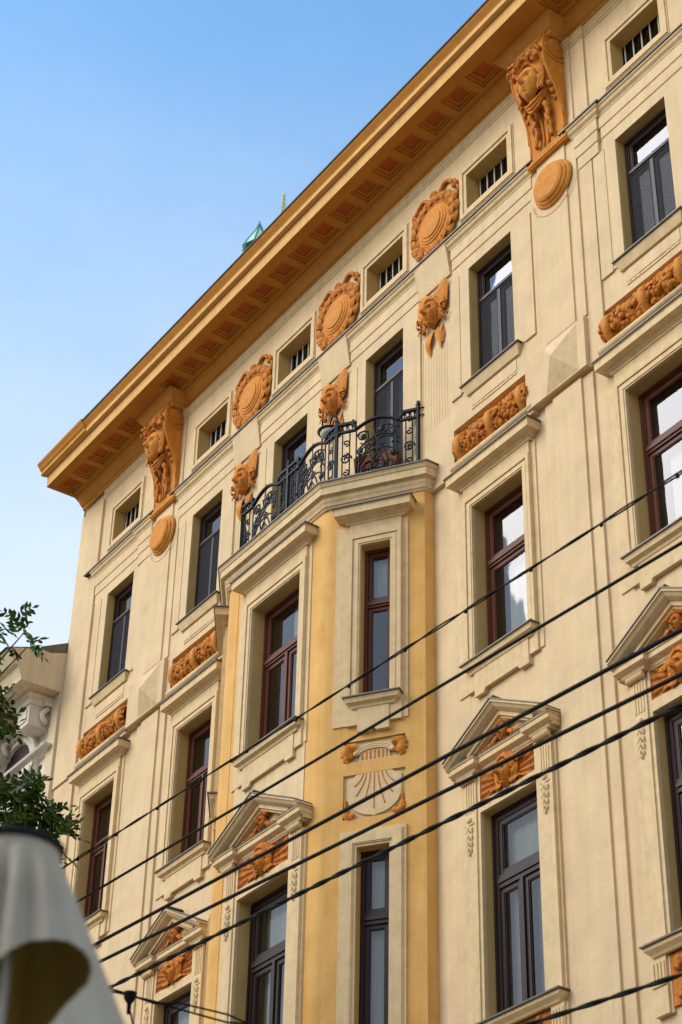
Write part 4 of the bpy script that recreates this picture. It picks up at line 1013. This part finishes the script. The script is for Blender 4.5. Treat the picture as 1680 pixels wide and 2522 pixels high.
for x in (-9.75, -11.1, -12.7):
    mb = MB()
    for r0, r1, y in ((.62, .70, -.08), (.70, .74, -.05), (.74, .86, -.11)):
        n = 22; V = []; F = []
        for yy in (-.02, y):
            for i in range(n + 1):
                t = pi * i / n
                for r in (r0, r1): V.append((x + r * cos(t), yy, 17.45 + r * sin(t)))
        m_ = 2 * (n + 1)
        for i in range(n): F += [(2 * i + m_, 2 * i + 1 + m_, 2 * i + 3 + m_, 2 * i + 2 + m_), (2 * i, 2 * i + 2, 2 * i + 2 + m_, 2 * i + m_), (2 * i + 1, 2 * i + 1 + m_, 2 * i + 3 + m_, 2 * i + 3)]
        mb.add(V, F)
    A_ = mb.obj('arch_surround', 'pale', NB)
    mb = MB()
    for i in range(24):
        t = pi * (i + .5) / 24; mb.ball((x + .72 * cos(t), -.07, 17.45 + .72 * sin(t)), (.022, .03, .022), 6, 4)
    mb.obj('dentil', 'pale', A_)
    mb = MB(); mb.box(x - .62, x + .62, -.025, .0, 15.6, 17.45); mb.add([(x + .6 * cos(t), -.025, 17.45 + .6 * sin(t)) for t in [pi * i / 16 for i in range(17)]], [tuple(range(17))]); mb.obj('window', 'dark', NB)
for z, d, pr in ((17.50, .20, 'upper'), (16.95, .10, 'lower')):
    mb = MB(); mb.sweep([(0, z - .12), (.03, z - .115), (d * .5, z - .06), (d * .9, z - .04), (d, z), (0, z + .02)], [(-24, -.02), (X1 - .28, -.02), (X1 - .28, .05)]); mb.obj('string_course', 'pale', NB, fix=False)
mb = MB()
mb.prismx([(-.02, 16.85), (-.14, 16.84), (-.15, 16.76), (-.05, 16.72), (-.02, 16.72)], -11.5, X1 - .42); mb.tube([(-11.5, -.08, 16.56), (X1 - .42, -.08, 16.56)], .12, 12); mb.prismx([(-.02, 16.42), (-.12, 16.40), (-.10, 16.28), (-.02, 16.25)], -11.5, X1 - .42)
mb.obj('roll_moulding', 'pale', NB)
mb = MB()
for x in (-9.1, -10.6): mb.box(x - .25, x + .25, -.16, -.02, 17.18, 17.36); mb.box(x - .2, x + .2, -.18, -.16, 17.2, 17.3)
mb.obj('corbel_block', 'pale', NB)
mb = MB(); mb.prismx([(.2, 19.3), (5, 21.5), (10, 19.3)], -24, X1 - .01); mb.obj('roof', 'tile', NB)

# ------------------------------------------------------------------ the rest of the street: it shades, warms and is mirrored
def plain_house(name, label, x0, x1, y0, y1, h, face, m):
    T = thing(name, label, 'building', ((x0 + x1) / 2, y0 if face > 0 else y1, 0)); cx = (x0 + x1) / 2; yf = 0; w = (x1 - x0) / 2; d = abs(y1 - y0)
    b0, b1 = (-d, 0) if face > 0 else (0, d)      # facade on y = 0 of the thing, looking along +y / -y
    MB().box(-w, w, b0, b1, 0, h).obj('wall', m, T)
    mb = MB(); mb.prismx([(b0 - .5, h), (b1 + .5, h), (b1 + .4, h + .4), ((b0 + b1) / 2, h + 3.5), (b0 - .4, h + .4)], -w, w); mb.obj('roof', 'tile', T)
    s = 1 if face > 0 else -1
    fr = MB().box(-.65, .65, -.06, .06, -.1, 2.3).data('window', 'trim'); pn = MB().quad((-.5, .07 * s, .05), (.5, .07 * s, .05), (.5, .07 * s, 2.1), (-.5, .07 * s, 2.1)).data('pane', 'room', False)
    n = int(2 * w / 2.6)
    for i in range(n):
        for z in [1.6 + 3.7 * k for k in range(int((h - 2) / 3.7))]:
            o = link('window', fr, T, (-w + 2.6 * (i + .5), .0, z)); link('pane', pn, o)
plain_house('facing_house', 'long plain ochre house across the street, only mirrored in the window panes', -34, 46, -36, -26, 18.5, 1, 'tan')
plain_house('adjoining_house', 'plain cream house continuing the row beyond the right edge of the photograph', 9.2, 30, .05, 10, 19.5, -1, 'cream')

# ------------------------------------------------------------------ copper turrets far behind the roof
def ray_pt(x, y, z): return Vector((x, y, z))
T1 = thing('church_turret', 'pale green copper turret with ribbed roof showing above the eaves', 'turret', (-45.25, 25.0, -.25))
mb = MB(); mb.box(-.4, .4, -.4, .4, 0, 70.3); mb.obj('turret_body', 'pale', T1)
n = 8; prof = [(.80, 70.2), (.58, 70.7), (.37, 71.1), (.17, 71.5), (.03, 71.95)]
mb = MB(); mb.lathe(prof, (0, 0, 0), 'z', n, False); mb.obj('turret_roof', 'copper', T1)
mb = MB()
for i in range(n):
    a = 2 * pi * i / n; mb.tube([((r + .01) * cos(a), (r + .01) * sin(a), z) for r, z in prof], .035, 5)
mb.tube([(0, 0, 71.85), (0, 0, 72.15)], .035, 6); mb.obj('turret_rib', 'copperd', T1)
mb = MB()
rd = random.Random(4)
for i in range(5): mb.tube([(-.80 + .1 * rd.uniform(-1, 1), -.3, 69.6 + .24 * i), (-.88 + .16 * rd.uniform(-1, 1), -.35, 69.9 + .24 * i)], .08 - .01 * i, 6)
mb.ball((-.84, -.35, 70.92), .11, 8, 6); mb.obj('turret_figure', 'copperd', T1)
T2 = thing('spire_finial', 'pale openwork finial of a distant spire above the eaves', 'finial', (-43.0, 25.0, -.45))
mb = MB(); mb.lathe([(1.1, 0), (1.1, 66), (.5, 69.2), (.30, 69.9)], (0, 0, 0), 'z', 8, False); mb.obj('spire_shaft', 'pale', T2)
mb = MB(); z = 69.9
while z < 72.3:
    r = .24 * (1 - (z - 69.9) / 3.2)
    for i in range(4):
        a = pi / 2 * i + .4; mb.tube([(.05 * cos(a), .05 * sin(a), z), (r * cos(a), r * sin(a), z + .12), (r * 1.15 * cos(a), r * 1.15 * sin(a), z + .25)], .03, 4)
    z += .24
mb.tube([(0, 0, 69.8), (0, 0, 72.4)], .035, 5); mb.obj('finial_crockets', 'finial', T2)

# ------------------------------------------------------------------ overhead cables
def cable(label, a, b, r, twist=False, sag=.05, clips=0):
    a, b = Vector(a), Vector(b); n = 120; P = [a.lerp(b, i / n) - Vector((0, 0, sag * 4 * (i / n) * (1 - i / n))) for i in range(n + 1)]
    if not twist:
        o = MB().tube(P, r, 8).obj('overhead_cable', 'rubber'); return tag(o, label, 'cable', 'cables over the street')
    T = thing('overhead_cable', label, 'cable', (0, 0, 0), 'cables over the street')
    for k in range(2):
        Q = [P[0] + (P[-1] - P[0]) * 0 for _ in ()]
        m = 520; Q = []
        for i in range(m + 1):
            t = i / m; p = a.lerp(b, t) - Vector((0, 0, sag * 4 * t * (1 - t))); w = twist * t * 2 * pi + k * pi
            Q.append(p + Vector((0, cos(w), sin(w))) * r * (.62 + (.55 * (.5 + .5 * sin(t * 43 + 2 * sin(t * 17))) if clips else 0)))
        MB().tube(Q, r * .9, 6).obj('cable_strand', 'rubber', T)
    for i in range(clips):
        t = .12 + .8 * i / clips; p = a.lerp(b, t) - Vector((0, 0, sag * 4 * t * (1 - t)))
        mb = MB(); mb.ball(p + Vector((0, 0, -.012)), (.018, .016, .022), 7, 5); mb.obj('cable_clip', 'rubber', T)
    return T
Y4 = -4.0
def ext(p, q, xa, xb):
    s = (q[1] - p[1]) / (q[0] - p[0]); return (xa, Y4, p[1] + s * (xa - p[0])), (xb, Y4, p[1] + s * (xb - p[0]))
for lab, p, q, r, tw, cl in (
    ('thin twisted pair of overhead wires with clips, topmost of the cables', (10.62, 10.25), (.87, 10.70), .0085, 24, 26),
    ('single black overhead cable, second from the top', (10.55, 9.66), (1.35, 10.15), .0135, 0, 0),
    ('thick black overhead cable just under the pediment tips, third from the top', (10.47, 8.97), (1.96, 9.50), .0175, 0, 0),
    ('thick black overhead cable, fourth from the top', (10.43, 8.63), (2.08, 9.27), .017, 0, 0),
    ('twisted black overhead cable, fifth from the top', (10.40, 8.40), (2.47, 8.91), .0145, 44, 0),
    ('twisted black overhead cable crossing the bottom right corner', (10.18, 6.53), (8.63, 6.66), .0125, 40, 0)):
    a, b = ext(p, q, -10.5, 17)
    cable(lab, a, b, r, tw, .0, cl)
F_ = thing('festoon_cable', 'thin sagging festoon wires with a black lamp holder hanging from them', 'cable')
pts = [(8.55, -8.0, 6.12), (8.78, -7.56, 6.06), (8.905, -7.338, 6.027), (8.985, -7.144, 5.985), (9.055, -7.019, 5.972), (9.18, -6.755, 5.918), (9.267, -6.579, 5.872), (9.6, -5.9, 5.72), (10.2, -4.7, 5.5)]
for k in range(2): MB().tube([Vector(p) + Vector((0, 0, .018 * sin(i * 1.7 + k * pi) - (.02 if k and 1 < i < 6 else 0))) for i, p in enumerate(pts)], .006, 6).obj('wire', 'rubber', F_)
h = Vector((8.93, -7.28, 6.0))
mb = MB(); mb.lathe([(.04, .02), (.034, -.02), (.014, -.05), (.012, -.11), (0, -.112)], h, 'z', 12); mb.ball(h + Vector((-.0, 0, .01)), (.045, .02, .02), 8, 5); mb.obj('lamp_holder', 'rubber', F_)
mb = MB(); mb.tube([h + Vector((.005, .01, -.10)), h + Vector((.02, .03, -.19)), h + Vector((.015, .03, -.26)), h + Vector((-.0, .015, -.33))], .006, 6); mb.tube([h + Vector((.02, .03, -.2)), h + Vector((-.02, -.03, -.28)), h + Vector((-.025, -.035, -.36))], .003, 5)
mb.lathe([(0, .0), (.014, -.01), (.02, -.07), (.03, -.12)], h + Vector((0, .015, -.30)), 'z', 10); mb.obj('hanging_lead', 'rubber', F_)

# ------------------------------------------------------------------ street tree at the left
TREE = thing('street_tree', 'dark green street tree with feathery leaves at the left edge', 'tree', (0.1, -5.9, 0))
O = Vector((0.1, -5.9, 0))
mb = MB(); mb.tube([(0, 0, 0), (.03, 0, 3), (-.02, .05, 6), (.05, .1, 9), (.1, .1, 11.5)], [.22, .18, .15, .11, .05], 10); mb.obj('trunk', 'bark', TREE)
CL = [  # centre (world), radius, leaves, density kind
    ((1.47, -5.28, 12.95), .28, 30), ((1.55, -5.06, 13.00), .17, 16), ((1.57, -5.02, 12.80), .12, 22), ((1.30, -5.5, 13.0), .35, 30),
    ((1.12, -5.25, 12.30), .16, 50), ((1.00, -5.15, 12.10), .20, 110), ((.92, -5.35, 11.85), .24, 110), ((1.05, -4.98, 12.10), .12, 40), ((.86, -5.35, 11.65), .18, 60),
    ((.98, -4.62, 11.38), .14, 70), ((.86, -4.42, 11.30), .20, 170), ((.80, -4.70, 11.18), .26, 220), ((.78, -4.35, 11.08), .22, 190), ((.85, -4.10, 11.13), .12, 60), ((.70, -4.80, 10.95), .30, 200), ((.78, -4.0, 11.0), .13, 50), ((.76, -4.15, 10.85), .2, 90),
    ((.3, -5.6, 12.4), .7, 500), ((-.4, -6.2, 12.8), .9, 600), ((.2, -5.3, 11.2), .6, 500), ((-.6, -6.4, 11.2), .9, 600), ((.1, -6.9, 11.6), .8, 500), ((.2, -4.9, 10.3), .6, 300), ((-.8, -5.4, 10.6), .8, 400)]
mb = MB(); rd = random.Random(21); br = MB()
for c, r, n in CL:
    c = Vector(c) - O
    br.tube([(0.05, .1, 10.2 if c.z < 12 else 11.0), (c * .5 + Vector((.02, .05, 5.3 if c.z < 12 else 5.7))) , c], [.035, .02, .006], 5)
    k = -int(n * .5)
    while k < n:   # pinnate sprays: a rachis with leaflets
        d = Vector((rd.gauss(0, 1), rd.gauss(0, 1), rd.gauss(0, .8))).normalized(); p = c + Vector((rd.gauss(0, .5), rd.gauss(0, .5), rd.gauss(0, .5))) * r
        d = (d + (p - c).normalized() * .7 + Vector((0, 0, -.15))).normalized(); L = rd.uniform(.15, .26); sd = d.cross(Vector((rd.gauss(0, .4), rd.gauss(0, .4), 1))).normalized(); nr = sd.cross(d)
        mb.tube([p, p + d * L], .0022, 3, False)
        for j in range(7):
            q = p + d * L * (.2 + .8 * (j // 2) / 3); s = 1 if j % 2 else -1
            e = (sd * s * .85 + d * .55) if j < 6 else d
            ll = rd.uniform(.07, .12); mb.leaf(q, q + e.normalized() * ll + nr * rd.uniform(-.02, .02), ll * .27, nr + Vector((rd.gauss(0, .25), rd.gauss(0, .25), rd.gauss(0, .25))), .12, 2); k += 1
br.obj('branch', 'bark', TREE)
fo = mb.obj('foliage', 'leaf', TREE, fix=False); fo['kind'] = 'stuff'

# ------------------------------------------------------------------ folded parasol close to the camera
PA = thing('parasol', 'blurred off-white canvas parasol with a black cap at the lower left', 'parasol', (14.686, -10.664, 0))
ex, ey = Vector((.914, -.405, 0)), Vector((.405, .914, 0))    # towards the viewer / to the right
def pz(th, r, z): return ex * (cos(th) * r) + ey * (sin(th) * r) + Vector((0, 0, z))
def coneR(th, z): 
    t = (3.79 - z)
    if t < .02: return .112
    k = .16 + .27 * abs(sin(th)) ** 1.5 if cos(th) > 0 else .43
    left = .5 - .5 * sin(th - .3)
    return .112 + k * (t - .02) + .05 * t * t + min(1, (t - .02) * 9) * ((.005 + .030 * left) * sin(th * 13 + 1.0) + .012 * t * sin(th * 5 + .5))
HEM = [(x + 14, y - 36) for x, y in [(-200, 2480), (-40, 2420), (0, 2388), (43, 2345), (87, 2326), (130, 2318), (173, 2322), (206, 2339), (225, 2362), (230, 2386), (221, 2410), (195, 2438), (165, 2467), (143, 2497), (132, 2522), (110, 2750), (-200, 2750)]]
def hole(th, z):                      # scalloped opening in the front of the cloth, outline in millimetres on the cloth
    if cos(th) < .05: return False
    r = coneR(th, z); x = 40 + r * sin(th) / .00103; y = 2090 - ((z - 3.8) * .906 + r * cos(th) * .423) / .00103
    c = False; n = len(HEM)
    for i in range(n):
        (x0, y0), (x1, y1) = HEM[i], HEM[i - 1]
        if (y0 > y) != (y1 > y) and x < (x1 - x0) * (y - y0) / (y1 - y0) + x0: c = not c
    return c
mb = MB(); nth, nz = 300, 150; idx = {}
def vid(i, j):
    if (i, j) not in idx:
        th = -pi + 2 * pi * i / nth; z = 3.80 - .62 * j / nz; idx[(i, j)] = len(mb.v); mb.v.append(tuple(pz(th, coneR(th, z), z)))
    return idx[(i, j)]
for i in range(nth):
    for j in range(nz):
        th = -pi + 2 * pi * (i + .5) / nth; z = 3.80 - .62 * (j + .5) / nz
        if hole(th, z): continue
        mb.f.append((vid(i, j), vid((i + 1) % nth if i + 1 < nth else 0, j), vid((i + 1) if i + 1 < nth else 0, j + 1), vid(i, j + 1))); mb.sm.append(True)
cv = mb.obj('canopy', 'canvas', PA, fix=False)
md = MB(); md.v = [tuple(Vector(v) * 1 - Vector((Vector(v).x, Vector(v).y, 0)).normalized() * .006) for v in mb.v]; md.f = list(mb.f); md.sm = list(mb.sm); md.obj('canopy_lining', 'lining', cv, fix=False)
mb = MB(); mb.lathe([(.114, 3.784), (.120, 3.786), (.122, 3.800), (.116, 3.804), (.06, 3.806), (0, 3.807)], (0, 0, 0), 'z', 40); mb.obj('cap', 'blackc', PA)
mb = MB(); mb.tube([(0, 0, 0), (0, 0, 3.81)], .026, 14); mb.obj('pole', 'steel', PA)
mb = MB()
V = []; F = []
for i in range(13):
    for j in range(12):
        th = -.45 + .5 * i / 12; z = 3.56 - .38 * j / 11; V.append(pz(th, .03 + .10 * (3.62 - z) + .012 * sin(i * 1.6), z))
for i in range(12):
    for j in range(11): F.append((i * 12 + j, i * 12 + 12 + j, i * 12 + 13 + j, i * 12 + j + 1))
mb.add(V, F, True); mb.obj('inner_fold', 'canvas', PA, fix=False)
mb = MB(); mb.box(-.35, .35, -.35, .35, .14, .24); mb.obj('base', 'paving', PA)
